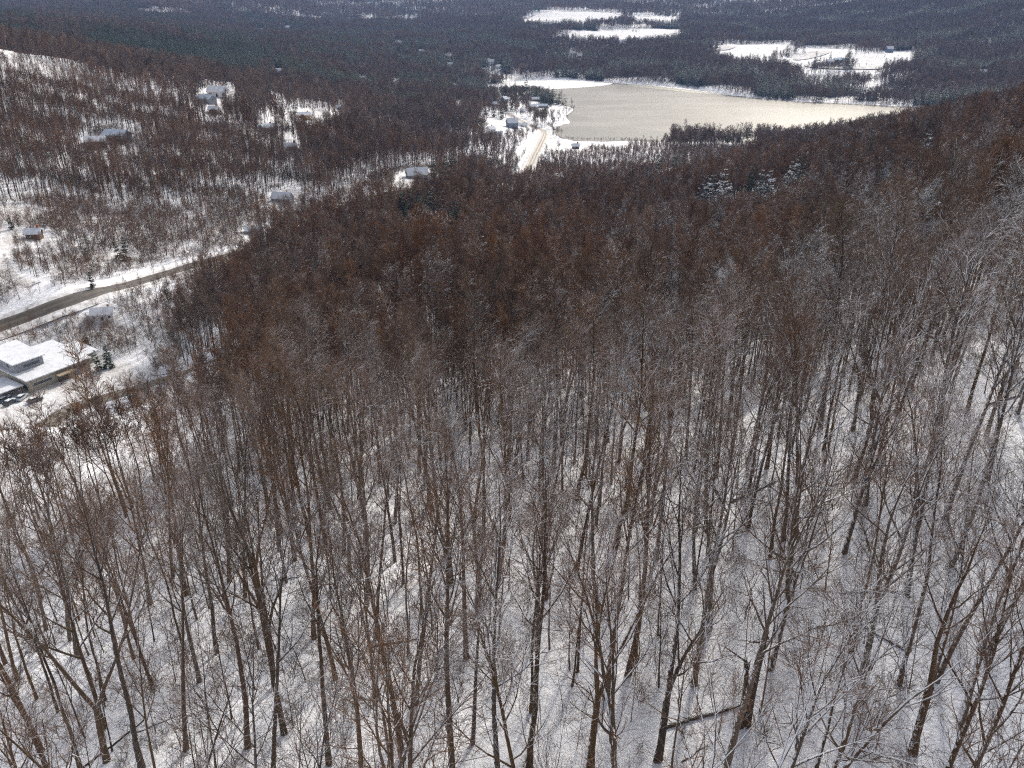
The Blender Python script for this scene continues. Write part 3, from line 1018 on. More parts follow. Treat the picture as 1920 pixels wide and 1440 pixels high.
# --- where the near trees stand (bases read off the photograph), then the wood filled in between
BASES = [  # u, v of the foot, prototype, scale, label
    (1395, 1362, 'snag', 1, "broken double-trunked snag beside the fallen log"),
    (1233, 1425, 5, 1.05, "large bare tree forked low into two thick stems, just left of the broken snag"),
    (1597, 1221, 4, 1.0, "slim straight trunk close behind the crooked snow-streaked forked tree at lower right"),
    (1620, 1262, 7, 1.0, "crooked snow-streaked forked tree standing left of the tall leaning trunks at lower right"),
    (1686, 1284, 3, 1.0, "straight dark trunk just left of the lower right tree with the deep fork"),
    (1712, 1412, 5, 1.0, "deeply forked bare tree whose foot is nearest the lower right corner"),
    (1755, 1276, 1, .95, "leaning bare tree between the deep forked one and the snow-banded curved trunk at lower right"),
    (1800, 1356, 9, 1.05, "curved trunk banded with snow nearest the right corner of the wood"),
    (1772, 973, 0, .95, None), (1493, 1010, 1, 1, None), (1444, 1047, 3, 1, None), (1468, 1014, 1, 1, None),
    (755, 1424, 0, 1, "tall straight bare tree with its foot at the bottom edge left of centre"),
    (779, 1321, 1, 1, "straight dark trunk just behind the bottom edge tree left of centre"),
    (705, 1317, 4, 1, "thin bare trunk left of the pair of straight trees at bottom centre left"),
    (837, 1043, 2, .95, "lone straight trunk standing clear on the open snow patch left of centre"),
    (812, 958, 1, 1, "right trunk of the close pair behind the open snow patch"), (804, 952, 1, 1, "left trunk of the close pair behind the open snow patch"),
    (908, 870, 2, 1, "thick trunk at the far edge of the open snow patch"), (880, 880, 4, .9, "thin trunk left of the thick one at the far edge of the open snow patch"),
    (1177, 1264, 2, 1, "thick snow-flecked trunk with a mossy dark foot right of bottom centre"), (1136, 1309, 0, 1, "snow-flecked bare trunk left of the one with the mossy foot"),
    (1082, 1260, 4, 1, "thin pale trunk left of the snow-flecked pair at bottom centre"), (1107, 1440, 6, 1, "three-stemmed bare tree rising from the bottom edge at centre"),
    (992, 1446, 2, .95, "full-crowned bare tree rising from the bottom edge just left of the three-stemmed one"),
    (1054, 920, 3, 1, None), (1080, 1071, 1, 1, None), (1193, 1235, 4, .9, None),
    (200, 1428, 5, 1.05, "forked bare tree with the thickest leaning trunk in the lower left corner"), (152, 1446, 3, 1, "slender bare tree left of the thickest trunk in the lower left corner"),
    (266, 1442, 2, 1, "long straight leaning trunk right of the thickest trunk in the lower left corner"), (348, 1407, 1, 1, "bare leaning tree at the bottom edge, midway between the corner trunks and the centre trees"),
    (463, 1403, 2, 1, "dark leaning tree with a wide snowy crown at the bottom left of centre"), (533, 1375, 0, 1, "bare leaning tree just right of the wide-crowned dark one at bottom left"),
    (197, 1313, 4, 1, "short thin trunk in open snow behind the lower left corner trees"), (33, 1276, 1, 1, "leftmost leaning trunk of the lower left wood"),
    (537, 1092, 3, 1, None), (459, 1120, 1, 1, None), (344, 1215, 4, 1, None), (254, 1190, 4, 1, None), (350, 1116, 0, 1, None), (324, 1084, 1, 1, None), (588, 1198, 2, .95, None),
    (1905, 690, 2, 1.1, None), (1880, 640, 0, 1.1, None), (1700, 1120, 7, .9, None), (1850, 1230, 8, 1.0, "snow-covered spreading tree at the right edge of the lower wood"),
    (1330, 1180, 7, 1.0, "snow-covered spreading tree above the broken snag"), (1480, 1090, 8, .95, None), (1760, 830, 8, 1.1, None), (1600, 900, 7, 1.05, None), (1230, 1050, 9, 1, None), (1850, 900, 9, 1.1, None),
]
_ra = np.arctan2(HILLROAD[:6, 0], HILLROAD[:6, 1])
_rr = np.hypot(HILLROAD[:6, 0], HILLROAD[:6, 1])
_rz = height(HILLROAD[:6, 0], HILLROAD[:6, 1])
_ro = np.argsort(_ra)


def under_road_view(x, y, z):
    """Height a tree may reach before it stands across the view of the hill road and the modern house."""
    a, r = np.arctan2(x, y), np.hypot(x, y)
    rr = np.interp(a, _ra[_ro], _rr[_ro])
    rz = np.interp(a, _ra[_ro], _rz[_ro])
    line = EYE[2] + (rz - EYE[2]) * r / rr
    return np.where((a <= _ra.max() + .01) & (r < rr), line - z, 99.0)


placed = []          # every near stem, for spacing: (x, y)
used = set()
trees_near = []


def put(proto, key, loc, rz, sc, label, cat, group):
    if key not in used:
        used.add(key)
        o = proto
    else:
        o = copy_tree(proto)
    o.location = loc
    o.rotation_euler = (0, 0, rz)
    o.scale = (sc, sc, sc)
    for k in ("label", "category", "group", "kind"):
        if k in o:
            del o[k]
    tag(o, label, cat, group)
    return o


def make_snag():
    T = MB()
    rg = np.random.default_rng(5)
    for (dx, h, r, tx) in ((-.22, 5.4, .19, -.05), (.20, 8.0, .21, .15)):
        pts = np.array([(dx * 1.0, 0, -.4), (dx * 1.15, .05, h * .3), (dx * 1.3 + tx * .3, .1, h * .62), (dx * 1.4 + tx, .1, h * .85), (dx * 1.5 + tx * 1.3, .15, h)])
        T.tube(pts, [r * 1.3, r, r * .95, r * .8, r * .45], 9)
        top = pts[-1]
        for a in range(7):
            e = top + np.array([rg.normal(0, .14), rg.normal(0, .14), rg.uniform(.25, .9)])
            T.tube([top + (rg.normal(0, .08), rg.normal(0, .08), -.3), e], [.10, .01], 4)
    o = empty("snag")
    T.build("trunk", M["bark"], o, True)
    B = MB()
    for (z, L, a, up) in ((5.6, 2.2, 2.6, .35), (6.8, 3.2, .5, .6), (7.6, 2.6, 3.8, .5), (4.4, 1.2, 5.2, .5), (8.0, 3.0, 1.2, 1.2)):
        q, d = grow(rg, (.5 if z > 6 else -.35, .1, z), (math.cos(a), math.sin(a), up), L, 4, .12, .1)
        B.tube(q, np.linspace(.09, .02, len(q)), 4)
        for t in (.4, .6, .8, .95):
            p, dd = along(q, t)
            s, _ = grow(rg, p, side_dir(rg, dd, .7), 1.1, 2, .1, .08)
            B.tube(s, [.022, .015, .009], 3)
    B.build("branches", M["twig"], o, True)
    return o


GROUPS = {0: "bare trees of the near wood", 5: "forked bare trees of the near wood", 7: "snow-covered trees of the near wood"}


def zone_label(u, v, proto):
    kind = "forked" if proto in (5, 6) else "snow-covered" if proto in (7, 8, 9) else "straight"
    col = "at the left" if u < 560 else "left of centre" if u < 900 else "right of centre" if u < 1320 else "at the right"
    row = "along the bottom edge" if v > 1440 else "in the wood's front" if v > 1060 else "in mid wood" if v > 820 else "in the dense brown wood"
    return f"{kind} bare tree, one of many {row}, {col}"


for (u, v, k, sc, lab) in BASES:
    p = on_ground(u, v)
    placed.append((p[0], p[1]))
    rz = RNG.uniform(0, 6.28)
    if k == 'snag':
        o = make_snag()
        o.location = p
        tag(o, "broken-topped double-trunked dead tree standing beside the fallen log", "dead tree")
        continue
    nm = "tree"
    put(NEAR[k], ('n', k), p, rz, sc * 1.12, lab or zone_label(u, v, k), "tree", GROUPS[0 if k < 5 else 5 if k < 7 else 7])

cand = []
rg = np.random.default_rng(21)
for _ in range(60000):
    r = math.sqrt(rg.uniform(18 ** 2, 205 ** 2))
    a = rg.uniform(-R(40), R(40))
    cand.append((r * math.sin(a), r * math.cos(a)))
cand = np.array(cand)
ok = ~is_clear(cand[:, 0], cand[:, 1])
cand = cand[ok]
cz = height(cand[:, 0], cand[:, 1])
pu, pv = project(np.c_[cand, cz])
tu, tv = project(np.c_[cand, cz + 20])
vis = ((pu > -60) & (pu < 1980)) | ((tu > -80) & (tu < 2000))
vis &= tv < 1400
cand, cz, pu, pv = cand[vis], cz[vis], pu[vis], pv[vis]
pl = np.array(placed)
chosen = []
NMAX = 300 - len(BASES) + 1
_nk, _nh = np.ones(len(cand)), np.ones(len(cand))
_in1 = inside(g2([(-80, 840), (480, 760), (420, 1000), (250, 1160), (-80, 1180)]), cand[:, 0], cand[:, 1])
_in0 = inside(ZONE0, cand[:, 0], cand[:, 1])
order = np.argsort(np.hypot(cand[:, 0], cand[:, 1]) + rg.normal(0, 12, len(cand)))
R_NEAR = 0
for i in order:
    x, y = cand[i]
    d = np.hypot(pl[:, 0] - x, pl[:, 1] - y).min()
    r = math.hypot(x, y)
    if d < (8.5 if _in0[i] else 4.1 if r > 80 else 4.6 if r > 60 else 5.2):
        continue
    pl = np.vstack([pl, (x, y)])
    chosen.append(i)
    if len(chosen) >= NMAX - 12:
        R_NEAR = r
        break
for i in chosen:
    x, y = cand[i]
    u = pu[i]
    w = [1, 1, 1, 1, .8, .5, .4] + ([.9, .8, .9] if u > 1150 else [.1, .1, .25])
    k = int(rg.choice(10, p=np.array(w) / sum(w)))
    if _in0[i] or _in1[i]:
        k = int(rg.choice([1, 3, 4]))
    sc_n = rg.uniform(.92, 1.2) * (.42 if _in0[i] else .6 if _in1[i] else 1)
    if rg.uniform() < .97:
        sc_n = min(sc_n, max(.25, float(under_road_view(x, y, cz[i])) / 21.0))
    put(NEAR[k], ('n', k), (x, y, cz[i]), rg.uniform(0, 6.28), sc_n, zone_label(u, pv[i], k), "tree", GROUPS[0 if k < 5 else 5 if k < 7 else 7])

# saplings in the near wood
scand = []
for _ in range(4000):
    r = math.sqrt(rg.uniform(30 ** 2, 105 ** 2))
    a = rg.uniform(-R(38), R(38))
    scand.append((r * math.sin(a), r * math.cos(a)))
scand = np.array(scand)
sz = height(scand[:, 0], scand[:, 1])
su, sv = project(np.c_[scand, sz])
n_s = 0
sp = np.zeros((0, 2))
for i in range(len(scand)):
    if n_s >= 295:
        break
    if not (-20 < su[i] < 1940 and sv[i] < 1520):
        continue
    if dist_line(HILLROAD, scand[i, 0], scand[i, 1]) < 8 or inside(SNOWPATCH, scand[i, 0], scand[i, 1]):
        continue
    if len(sp) and np.hypot(*(sp - scand[i]).T).min() < 1.6:
        continue
    sp = np.vstack([sp, scand[i]])
    k = int(rg.integers(0, 4))
    where = "at the left" if su[i] < 640 else "at the centre" if su[i] < 1280 else "at the right"
    deep = "near the bottom edge" if sv[i] > 1150 else "deeper in the wood"
    put(SAPLING[k], ('s', k), (scand[i, 0], scand[i, 1], sz[i]), rg.uniform(0, 6.28), rg.uniform(.7, 1.25), f"thin bare sapling in the snow between trunks {where}, {deep}", "sapling", "saplings between the trunks")
    n_s += 1

# fallen logs and boughs on the snow
for (u, v, L, a, rr, lab) in [(1318, 1345, 5.5, .10, .16, "fallen log with snow along its top beside the broken snag"), (1410, 925, 5.0, .2, .17, "fallen log lying in the open snow at the right"),
                              (215, 1395, 6.0, 1.0, .12, "fallen bough on the snow in the lower left corner"), (1640, 1110, 5.0, -.2, .08, "fallen branch on the snow between the trunks at lower right"),
                              (1905, 745, 6.0, .1, .14, "fallen log at the right edge of the photo"), (745, 1205, 5.0, .15, .10, "fallen branch on the snow at bottom centre left")]:
    p = on_ground(u, v)
    m = MB()
    d = np.array([math.cos(a), math.sin(a), 0])
    s = np.linspace(-L / 2, L / 2, 7)
    pts = np.array([p + d * t + np.array([0, 0, 0]) for t in s])
    pts[:, 2] = height(pts[:, 0], pts[:, 1]) + rr * .7
    pts[:, 1] += rg.normal(0, .05, 7)
    m.tube(pts - p, np.linspace(rr, rr * .5, 7), 7)
    for t in (1, 2, 4, 5):
        q, _ = grow(rg, pts[t] - p, (rg.normal(), rg.normal(), .5), rg.uniform(.6, 1.6), 3, .1, .0)
        m.tube(q, np.linspace(rr * .4, .012, 4), 4)
    o = m.build("fallen_log", M["log"], None, True)
    o.location = p
    tag(o, lab, "log")

for i in range(14):
    u, v = rg.uniform(60, 1880), rg.uniform(960, 1420)
    p = on_ground(u, v)
    m = MB()
    L, a, rr = rg.uniform(2, 5), rg.uniform(0, 3.1), rg.uniform(.04, .11)
    d = np.array([math.cos(a), math.sin(a), 0])
    pts = np.array([p + d * t for t in np.linspace(-L / 2, L / 2, 6)])
    pts[:, 2] = height(pts[:, 0], pts[:, 1]) + rr * .6
    pts[:, :2] += rg.normal(0, .06, (6, 2))
    m.tube(pts - p, np.linspace(rr, rr * .4, 6), 6)
    for t in (2, 3, 4):
        q, _ = grow(rg, pts[t] - p, (rg.normal(), rg.normal(), .6), rg.uniform(.5, 1.4), 3, .1, .0)
        m.tube(q, np.linspace(rr * .4, .01, 4), 4)
    o = m.build("fallen_branch", M["log"], None, True)
    o.location = p
    tag(o, "small snow-dusted dead branch lying on the snow between the near trunks", "branch", "dead branches on the snow")

# --- conifers that can be told apart
CON = [  # u, v of the foot, height in px, prototype, label
    (222, 486, 32, 1, "dark green conifer, left one of the pair above the valley road"), (238, 490, 38, 1, "dark green conifer, right one of the pair above the valley road"),
    (770, 388, 38, 0, "dark conifer at the left of the clump in the valley below the grey barn"), (788, 392, 42, 0, "tallest dark conifer of the clump in the valley below the grey barn"), (806, 388, 36, 1, "dark conifer at the right of the clump in the valley below the grey barn"), (755, 382, 28, 1, "small dark conifer left of the clump below the grey barn"),
    (813, 318, 26, 1, "dark conifer just right of the grey barn"), (834, 318, 30, 1, "dark conifer second right of the grey barn"), (848, 308, 34, 0, "tall green conifer at the right of the group by the grey barn"), (908, 312, 14, 1, "small lone conifer between the barn and the lake road"),
    (1044, 342, 20, 1, "green conifer standing alone below the snowy lakeside field"), (1030, 312, 16, 1, "narrow conifer right of the sanded lake road"), (1047, 283, 20, 2, "thin pine standing in the snowy lakeside field"),
    (1405, 272, 42, 2, "tall pine rising above the near shore against the bright lake"), (1367, 268, 26, 2, "pine left of the tall one on the near shore"), (1504, 265, 22, 2, "broad pine on the hill edge against the bright lake"), (1470, 275, 24, 0, "dark conifer between the shore pines and the hill edge"), (1285, 300, 24, 0, "dark conifer in the grey wood by the near shore"), (1268, 305, 24, 1, "second dark conifer in the grey wood by the near shore"), (1240, 308, 20, 1, "small conifer at the left of the grey wood by the near shore"),
    (1362, 362, 48, 3, "tallest snow-laden conifer of the clump on the hill"), (1338, 358, 34, 4, "snow-laden conifer left in the clump on the hill"), (1320, 362, 28, 4, "lowest snow-laden conifer at the left end of the clump on the hill"), (1412, 345, 40, 1, "green conifer between the two snow-laden clumps on the hill"), (1430, 350, 34, 3, "snow-laden conifer in the right clump on the hill"), (1446, 346, 30, 4, "smaller snow-laden conifer at the right of the right clump"), (1486, 328, 28, 3, "snow-laden conifer upslope of the two clumps"), (1503, 320, 32, 4, "snow-laden conifer highest on the hill edge"),
    (1675, 248, 24, 1, "dark rounded conifer on the hill skyline at the right"), (1785, 240, 20, 1, "dark conifer on the hill skyline farthest right"), (1745, 262, 22, 4, "frosted conifer below the skyline at the right"),
    (986, 184, 32, 2, "tallest pine of the lakeside village, against the white ice"), (965, 186, 28, 0, "dark conifer left of the tallest village pine"), (978, 187, 22, 0, "dark conifer at the foot of the tallest village pine"), (948, 184, 20, 1, "dark conifer behind the blue house"), (1026, 198, 16, 0, "dark conifer beside the blue-roofed lakeside house"), (1018, 196, 14, 0, "dark conifer left of the blue-roofed lakeside house"), (1032, 200, 14, 1, "dark conifer at the end of the lakeside house"), (910, 216, 14, 1, "narrow conifer at the left of the village row"), (926, 220, 18, 1, "narrow conifer at the middle of the village row"), (941, 224, 22, 1, "narrow conifer at the right of the village row"),
    (555, 216, 24, 1, "dark spruce beside the ochre-walled house"), (507, 187, 28, 1, "dark spruce in front of the blue metal roofed house"), (541, 240, 16, 1, "small spruce on the snowy slope left of the garden"), (600, 238, 18, 1, "small spruce right of the ochre-walled house"), (582, 244, 16, 1, "small spruce below the ochre-walled house"),
    (1528, 123, 28, 0, "tall dark farm spruce left of the wide farmhouse"), (1536, 122, 16, 1, "low dark spruce at the foot of the tall farm spruce"), (1556, 114, 14, 0, "round dark spruce behind the farmhouse"), (1545, 122, 8, 1, "small dark bush conifer beside the farmhouse"),
    (185, 695, 34, 1, "dark conifer at the far end of the large modern house"), (205, 690, 40, 0, "dark conifer behind the end of the large modern house"), (165, 655, 30, 1, "dark conifer behind the roof of the large modern house"),
    (900, 440, 30, 1, "green conifer in the hollow of the brown wood"), (935, 452, 24, 3, "frosted conifer in the hollow of the brown wood"), (985, 432, 24, 1, "dark conifer right of the hollow in the brown wood"), (850, 395, 24, 1, "small dark conifer at the near edge of the valley"), (905, 460, 22, 3, "frosted conifer right of the pale bare tree in the hollow"),
    (175, 540, 20, 1, "small dark conifer below the curving driveway"), (22, 430, 22, 1, "small dark conifer above the snowy yard at the left edge"), (165, 490, 26, 1, "slim dark conifer left of the pair above the valley road"),
]
con_xy = []
con_seen = []
CH = [20.0, 16.0, 25.0, 17.0, 14.0]
for (u, v, hp, k, lab) in CON:
    if u > 740 and v > 243 and (u, v) not in ((1047, 283), (1044, 342), (1030, 312)):
        hh = 23.0 + (hp - 28) * .25
        p = under_top(u, v - hp, hh)
        con_xy.append((p[0], p[1]))
        if v < 420:
            con_seen.append((p[0], p[1], p[2], hh * .5))
        put(CONP[k], ('c', k), p, rg.uniform(0, 6.28), hh / CH[k], lab, "conifer", "conifers that stand out of the woods")
        continue
    p = on_ground(u, v)
    dep = p[1] * CT - (p[2] - EYE[2]) * ST
    sc = hp * dep / FPX / CH[k] / max(.5, math.sin(math.atan2(math.hypot(p[0], p[1]), EYE[2] - p[2])))
    sc = min(max(sc * 1.25, .45), 1.6)
    con_seen.append((p[0], p[1], p[2], CH[k] * sc * .4))
    con_xy.append((p[0], p[1]))
    put(CONP[k], ('c', k), p, rg.uniform(0, 6.28), sc, lab, "conifer", "conifers that stand out of the woods")
con_xy = np.array(con_xy)


# ------------------------------------------------------------------ buildings
def gable_house(name, w, d, h, rise, wall, roof_m, two_storey=False, porch=False):
    """Gabled house: x = length, ridge along x, front at y = -d/2."""
    o = empty(name)
    b = MB()
    b.prism([(-d / 2, -1.5), (d / 2, -1.5), (d / 2, h), (0, h + rise), (-d / 2, h)], -w / 2, w / 2)
    b.v = [(y, x, z) for x, y, z in b.v]
    b.f = [q[::-1] for q in b.f]
    b.build("wall", wall, o)
    e = .55
    rr = MB()
    sl_ = rise / (d / 2)
    for s in (-1, 1):
        c = [(-w / 2 - e, s * (d / 2 + e), h - sl_ * e + .32), (w / 2 + e, s * (d / 2 + e), h - sl_ * e + .32), (w / 2 + e, s * .003, h + rise + .32), (-w / 2 - e, s * .003, h + rise + .32)]
        rr.slab(c if s < 0 else c[::-1], .28)
    roof = rr.build("roof", roof_m, o)
    MB().box(w * .22, w * .22 + .9, d * .08, d * .08 + .9, h + rise * .4, h + rise + 1.3).build("chimney", M["brick"], roof)
    rows = [1.0] + ([3.7] if two_storey else [])
    for zz in rows:
        n = max(2, int(w / 3))
        for i in range(n):
            x = -w / 2 + w * (i + .5) / n
            for s in (-1, 1):
                if s < 0 and zz < 2 and i == n // 2:
                    MB().box(x - .5, x + .5, -d / 2 - .06, -d / 2 + .02, .0, 2.1).build("door", M["dark_wood"], o)
                    continue
                y0, y1 = (s * d / 2 - .05, s * d / 2 + .05)
                fr = MB().box(x - .62, x + .62, y0, y1, zz - .1, zz + 1.3).build("window", M["trim"], o)
                MB().box(x - .5, x + .5, y0 - .03, y1 + .03, zz + .02, zz + 1.18).build("pane", M["glass"], fr)
    for s in (-1, 1):
        fr = MB().box(s * w / 2 - .05, s * w / 2 + .05, -.6, .6, h * .5, h * .5 + 1.4).build("window", M["trim"], o)
        MB().box(s * w / 2 - .08, s * w / 2 + .08, -.48, .48, h * .5 + .12, h * .5 + 1.28).build("pane", M["glass"], fr)
    return o


HP = {
    'white': gable_house("house", 11, 8, 3.2, 2.6, M["white_wall"], M["roof_snow"]),
    'tall': gable_house("house", 10, 8.5, 5.6, 3.2, M["white_wall"], M["roof_snow"], True),
    'blue': gable_house("house", 10, 9, 5.6, 3.6, M["blue_wall"], M["roof_snow"], True),
    'metal': gable_house("house", 14, 8, 3.4, 2.4, M["grey_wall"], M["metal_roof"]),
    'ochre': gable_house("house", 10, 8, 3.4, 2.2, M["ochre_wall"], M["roof_snow"]),
    'brown': gable_house("house", 11, 8, 3.0, 2.4, M["brown_wall"], M["roof_snow"]),
    'grey': gable_house("barn", 15, 9, 3.4, 4.2, M["grey_wall"], M["roof_snow"]),
    'shed': gable_house("shed", 4.5, 3.5, 2.2, 1.2, M["brown_wall"], M["roof_snow"]),
}
HOUSES = [  # u, v, kind, rotation, scale, label
    (410, 181, 'white', .1, 1.5, "low white-roofed house at the top of the left hillside clearing"), (388, 192, 'metal', -.5, 1.1, "grey house with a steep roof at the left edge of the hillside clearing"), (402, 212, 'shed', 0, 1.6, "small outbuilding below the low white-roofed hillside house"),
    (521, 165, 'metal', .0, 1.05, "blue metal roofed house standing among trees on the left hillside"), (523, 135, 'white', .2, 1.0, "white-roofed house on the ridge below the dark pines"),
    (572, 222, 'ochre', .2, 1.0, "ochre-walled house in the snowy garden on the hillside"), (641, 206, 'metal', .1, .8, "pale metal roof right of the ochre-walled house"), (503, 245, 'metal', .9, .9, "blue-grey roof among the trees below the hillside clearing"),
    (180, 273, 'brown', .35, 1.1, "brown house with a pale roof slope in the left wood"), (221, 263, 'metal', -.3, 1.2, "long blue-white roof right of the brown house in the left wood"), (548, 282, 'shed', .1, 1.5, "dark shed in the wood below the garden slope"),
    (66, 447, 'shed', .15, 1.3, "red-brown shed in the snowy yard at the left edge"), (195, 596, 'white', .25, .7, "small white-roofed house below the valley road"), (530, 378, 'grey', -.2, .75, "snow-roofed grey cabin in the valley brush"), (475, 437, 'metal', .4, .6, "small blue-white roof beside the valley road bend"),
    (782, 334, 'grey', .35, 1.0, "grey barn with a snowy roof above the valley"), (850, 165, 'grey', 1.2, 1.0, "steep-roofed house behind the trees left of the village"), (859, 203, 'shed', .3, 1.6, "small white roof in the wood left of the village"),
    (681, 150, 'metal', .1, 1.1, "grey roof at the foot of the brown ridge"), (741, 160, 'ochre', .3, 1.0, "orange-walled house under the row of dark pines"),
    (946, 192, 'blue', .9, 1.0, "tall blue house with a white gable in the lakeside village"), (934, 180, 'white', .1, .8, "white-roofed house behind the blue gabled house"), (930, 198, 'white', -.1, 1.0, "low white roof in front of the blue gabled house"), (1005, 190, 'brown', .05, 1.3, "brown house with a wide snowy roof near the point"), (1018, 202, 'metal', .05, 1.0, "blue-roofed house beside the point's conifers"), (999, 203, 'white', .2, 1.0, "white-roofed cottage in the middle of the village"), (980, 210, 'tall', 1.2, .8, "white gabled cottage at the front of the village"), (960, 240, 'blue', .25, 1.25, "blue-walled house nearest the lake road"), (920, 250, 'tall', .8, .9, "pale gabled house at the lower left of the village"), (936, 253, 'white', .0, .7, "small white roof beside the pale gabled house"), (980, 238, 'white', .2, .9, "long pale roof right of the blue-walled house"), (1079, 279, 'shed', .1, 1.6, "grey shed at the edge of the snowy lakeside field"),
    (1072, 103, 'white', .0, 1.5, "white house alone in the wood beyond the lake"), (1086, 108, 'shed', .2, 2.2, "small outbuildings right of the white house beyond the lake"), (921, 122, 'tall', .2, 1.5, "largest white house of the hamlet at the lake head"), (934, 128, 'white', .8, 1.4, "white house right in the hamlet at the lake head"), (908, 133, 'white', 0, 1.2, "low white roof left in the hamlet at the lake head"),
    (790, 100, 'white', .4, 1.6, "white house in the dark pines left of the lake head"), (747, 84, 'white', 0, 1.8, "white-roofed house farthest up the dark valley woods"), (750, 107, 'white', .1, 1.2, "small white roof in the dark valley woods"), (841, 108, 'white', .3, 1.5, "white roof in the woods near the lake head"), (844, 126, 'tall', .1, 1.2, "bright white house below the woods near the lake head"), (693, 90, 'white', .1, 1.0, "small white roof leftmost in the dark valley woods"), (866, 140, 'white', .1, 1.0, "small white house at the foot of the brown wood"), (823, 121, 'white', .0, 1.0, "small grey-white roof left of the bright white house"),
    (1572, 116, 'metal', .0, 1.5, "wide farmhouse with a pale roof in the far fields"), (1556, 118, 'white', .1, 1.3, "low farm building left of the wide farmhouse"), (1667, 98, 'blue', .0, 1.5, "dark blue barn at the top of the far fields"), (1843, 139, 'white', .1, 1.4, "white roof at the right in the far woods"), (1166, 83, 'tall', .1, 1.4, "lone white house below the far snowy fields"), (487, 60, 'white', .2, 1.8, "white roof left in the far valley"), (540, 57, 'tall', .1, 1.6, "white house right in the far valley"),
]
house_xy = []
house_seen = []
for (u, v, k, rz, sc, lab) in HOUSES:
    p = on_ground(u, v)
    cat = "barn" if 'barn' in lab else "shed" if k == 'shed' else "house"
    put(HP[k], ('h', k), p, rz, sc, lab, cat, None)
    house_xy.append((p[0], p[1]))
    house_seen.append((p[0], p[1], p[2], sc * (.6 if k == 'shed' else 1)))
house_xy = np.array(house_xy)


def big_house():
    o = empty("modern_house", (_ha[0], _ha[1], 36.0), HROT)
    L = HLEN
    D = 19.0
    z1, z2 = 4.1, 6.2      # eave in front, roof at the back
    # main block, roof rising to the back
    b = MB()
    b.prism([(0, -1), (D, -1), (D, z2), (0, z1)], 0, L)
    b.v = [(y, x, z) for x, y, z in b.v]
    b.f = [q[::-1] for q in b.f]
    b.build("wall", M["tan_wall"], o)
    e = .7
    sl_ = (z2 - z1) / D
    r = MB()
    r.slab([(-e, -e, z1 - sl_ * e + .35), (L + e, -e, z1 - sl_ * e + .35), (L + e, D + e, z2 + sl_ * e + .35), (-e, D + e, z2 + sl_ * e + .35)], .3)
    roof = r.build("roof", M["roof_snow"], o)
    MB().box(L * .34, L * .34 + .5, D * .62, D * .62 + .5, z1, z2 + .9).build("vent", M["dark_wood"], roof)
    # upper block at the left, set back
    x0, x1, y0, y1, u1, u2 = 0.3, 9.7, 6.0, 19.5, 8.2, 10.0
    b = MB()
    b.prism([(y0, 0), (y1, 0), (y1, u2), (y0, u1)], x0, x1)
    b.v = [(y, x, z) for x, y, z in b.v]
    b.f = [q[::-1] for q in b.f]
    up = b.build("upper_storey", M["grey_wall"], o)
    s2 = (u2 - u1) / (y1 - y0)
    MB().slab([(x0 - e, y0 - e, u1 - s2 * e + .33), (x1 + e, y0 - e, u1 - s2 * e + .33), (x1 + e, y1 + e, u2 + s2 * e + .33), (x0 - e, y1 + e, u2 + s2 * e + .33)], .28).build("upper_roof", M["roof_snow"], o)
    MB().box(3.2, 8.4, y0 - .07, y0 + .05, 6.1, 6.9).build("window", M["glass"], up)
    MB().box(x0 - .07, x0 + .05, 9.0, 10.0, 6.6, 7.8).build("window", M["glass"], up)
    # carport wing with a lower roof at the far left
    MB().slab([(-13, 1.0, 3.0), (-.9, 1.0, 3.0), (-.9, 11, 3.6), (-13, 11, 3.6)], .3).build("carport_roof", M["roof_snow"], o)
    for (x, y) in ((-1.5, 1.4), (-6.6, 1.4), (-12.5, 1.4)):
        MB().box(x - .12, x + .12, y - .12, y + .12, -1, 2.85).build("post", M["dark_wood"], o)
    MB().box(-13, -.8, 10.6, 10.95, -1, 3.2).build("carport_wall", M["dark_wood"], o)
    # end wing, a little lower
    b = MB()
    b.prism([(4.5, -1), (15, -1), (15, 4.7), (4.5, 3.7)], L + .01, L + 4.5)
    b.v = [(y, x, z) for x, y, z in b.v]
    b.f = [q[::-1] for q in b.f]
    b.build("wing", M["tan_wall"], o)
    MB().slab([(L + .75, 3.8, 3.95), (L + 6.5, 3.8, 3.95), (L + 6.5, 15.6, 5.05), (L + .75, 15.6, 5.05)], .25).build("wing_roof", M["roof_snow"], o)
    # strip windows, entrance canopy, door
    for (a, c, zb, zt) in ((1.6, 7.6, 1.7, 2.6), (L - 6.0, L - 1.2, 2.5, 3.1)):
        fr = MB().box(a - .12, c + .12, -.06, .05, zb - .12, zt + .12).build("window", M["trim"], o)
        MB().box(a, c, -.09, .02, zb, zt).build("pane", M["glass"], fr)
    MB().box(9.4, 13.4, -.08, .05, .0, 2.5).build("entrance", M["glass"], o)
    MB().slab([(8.6, -2.6, 2.95), (14.4, -2.6, 2.95), (14.4, -.1, 3.05), (8.6, -.1, 3.05)], .35).build("canopy", M["canopy"], o)
    for x in (8.9, 14.1):
        MB().box(x - .1, x + .1, -2.4, -2.2, -.8, 2.6).build("post", M["dark_wood"], o)
    MB().box(L * .72, L * .72 + 3, -.08, .05, 0.0, 2.2).build("garage_door", M["grey_wall"], o)
    MB().box(-.07, .05, .8, 3.2, .8, 2.4).build("window", M["glass"], o)
    tag(o, "large modern house with white slanting roofs and strip windows beside the hill road", "house")


big_house()


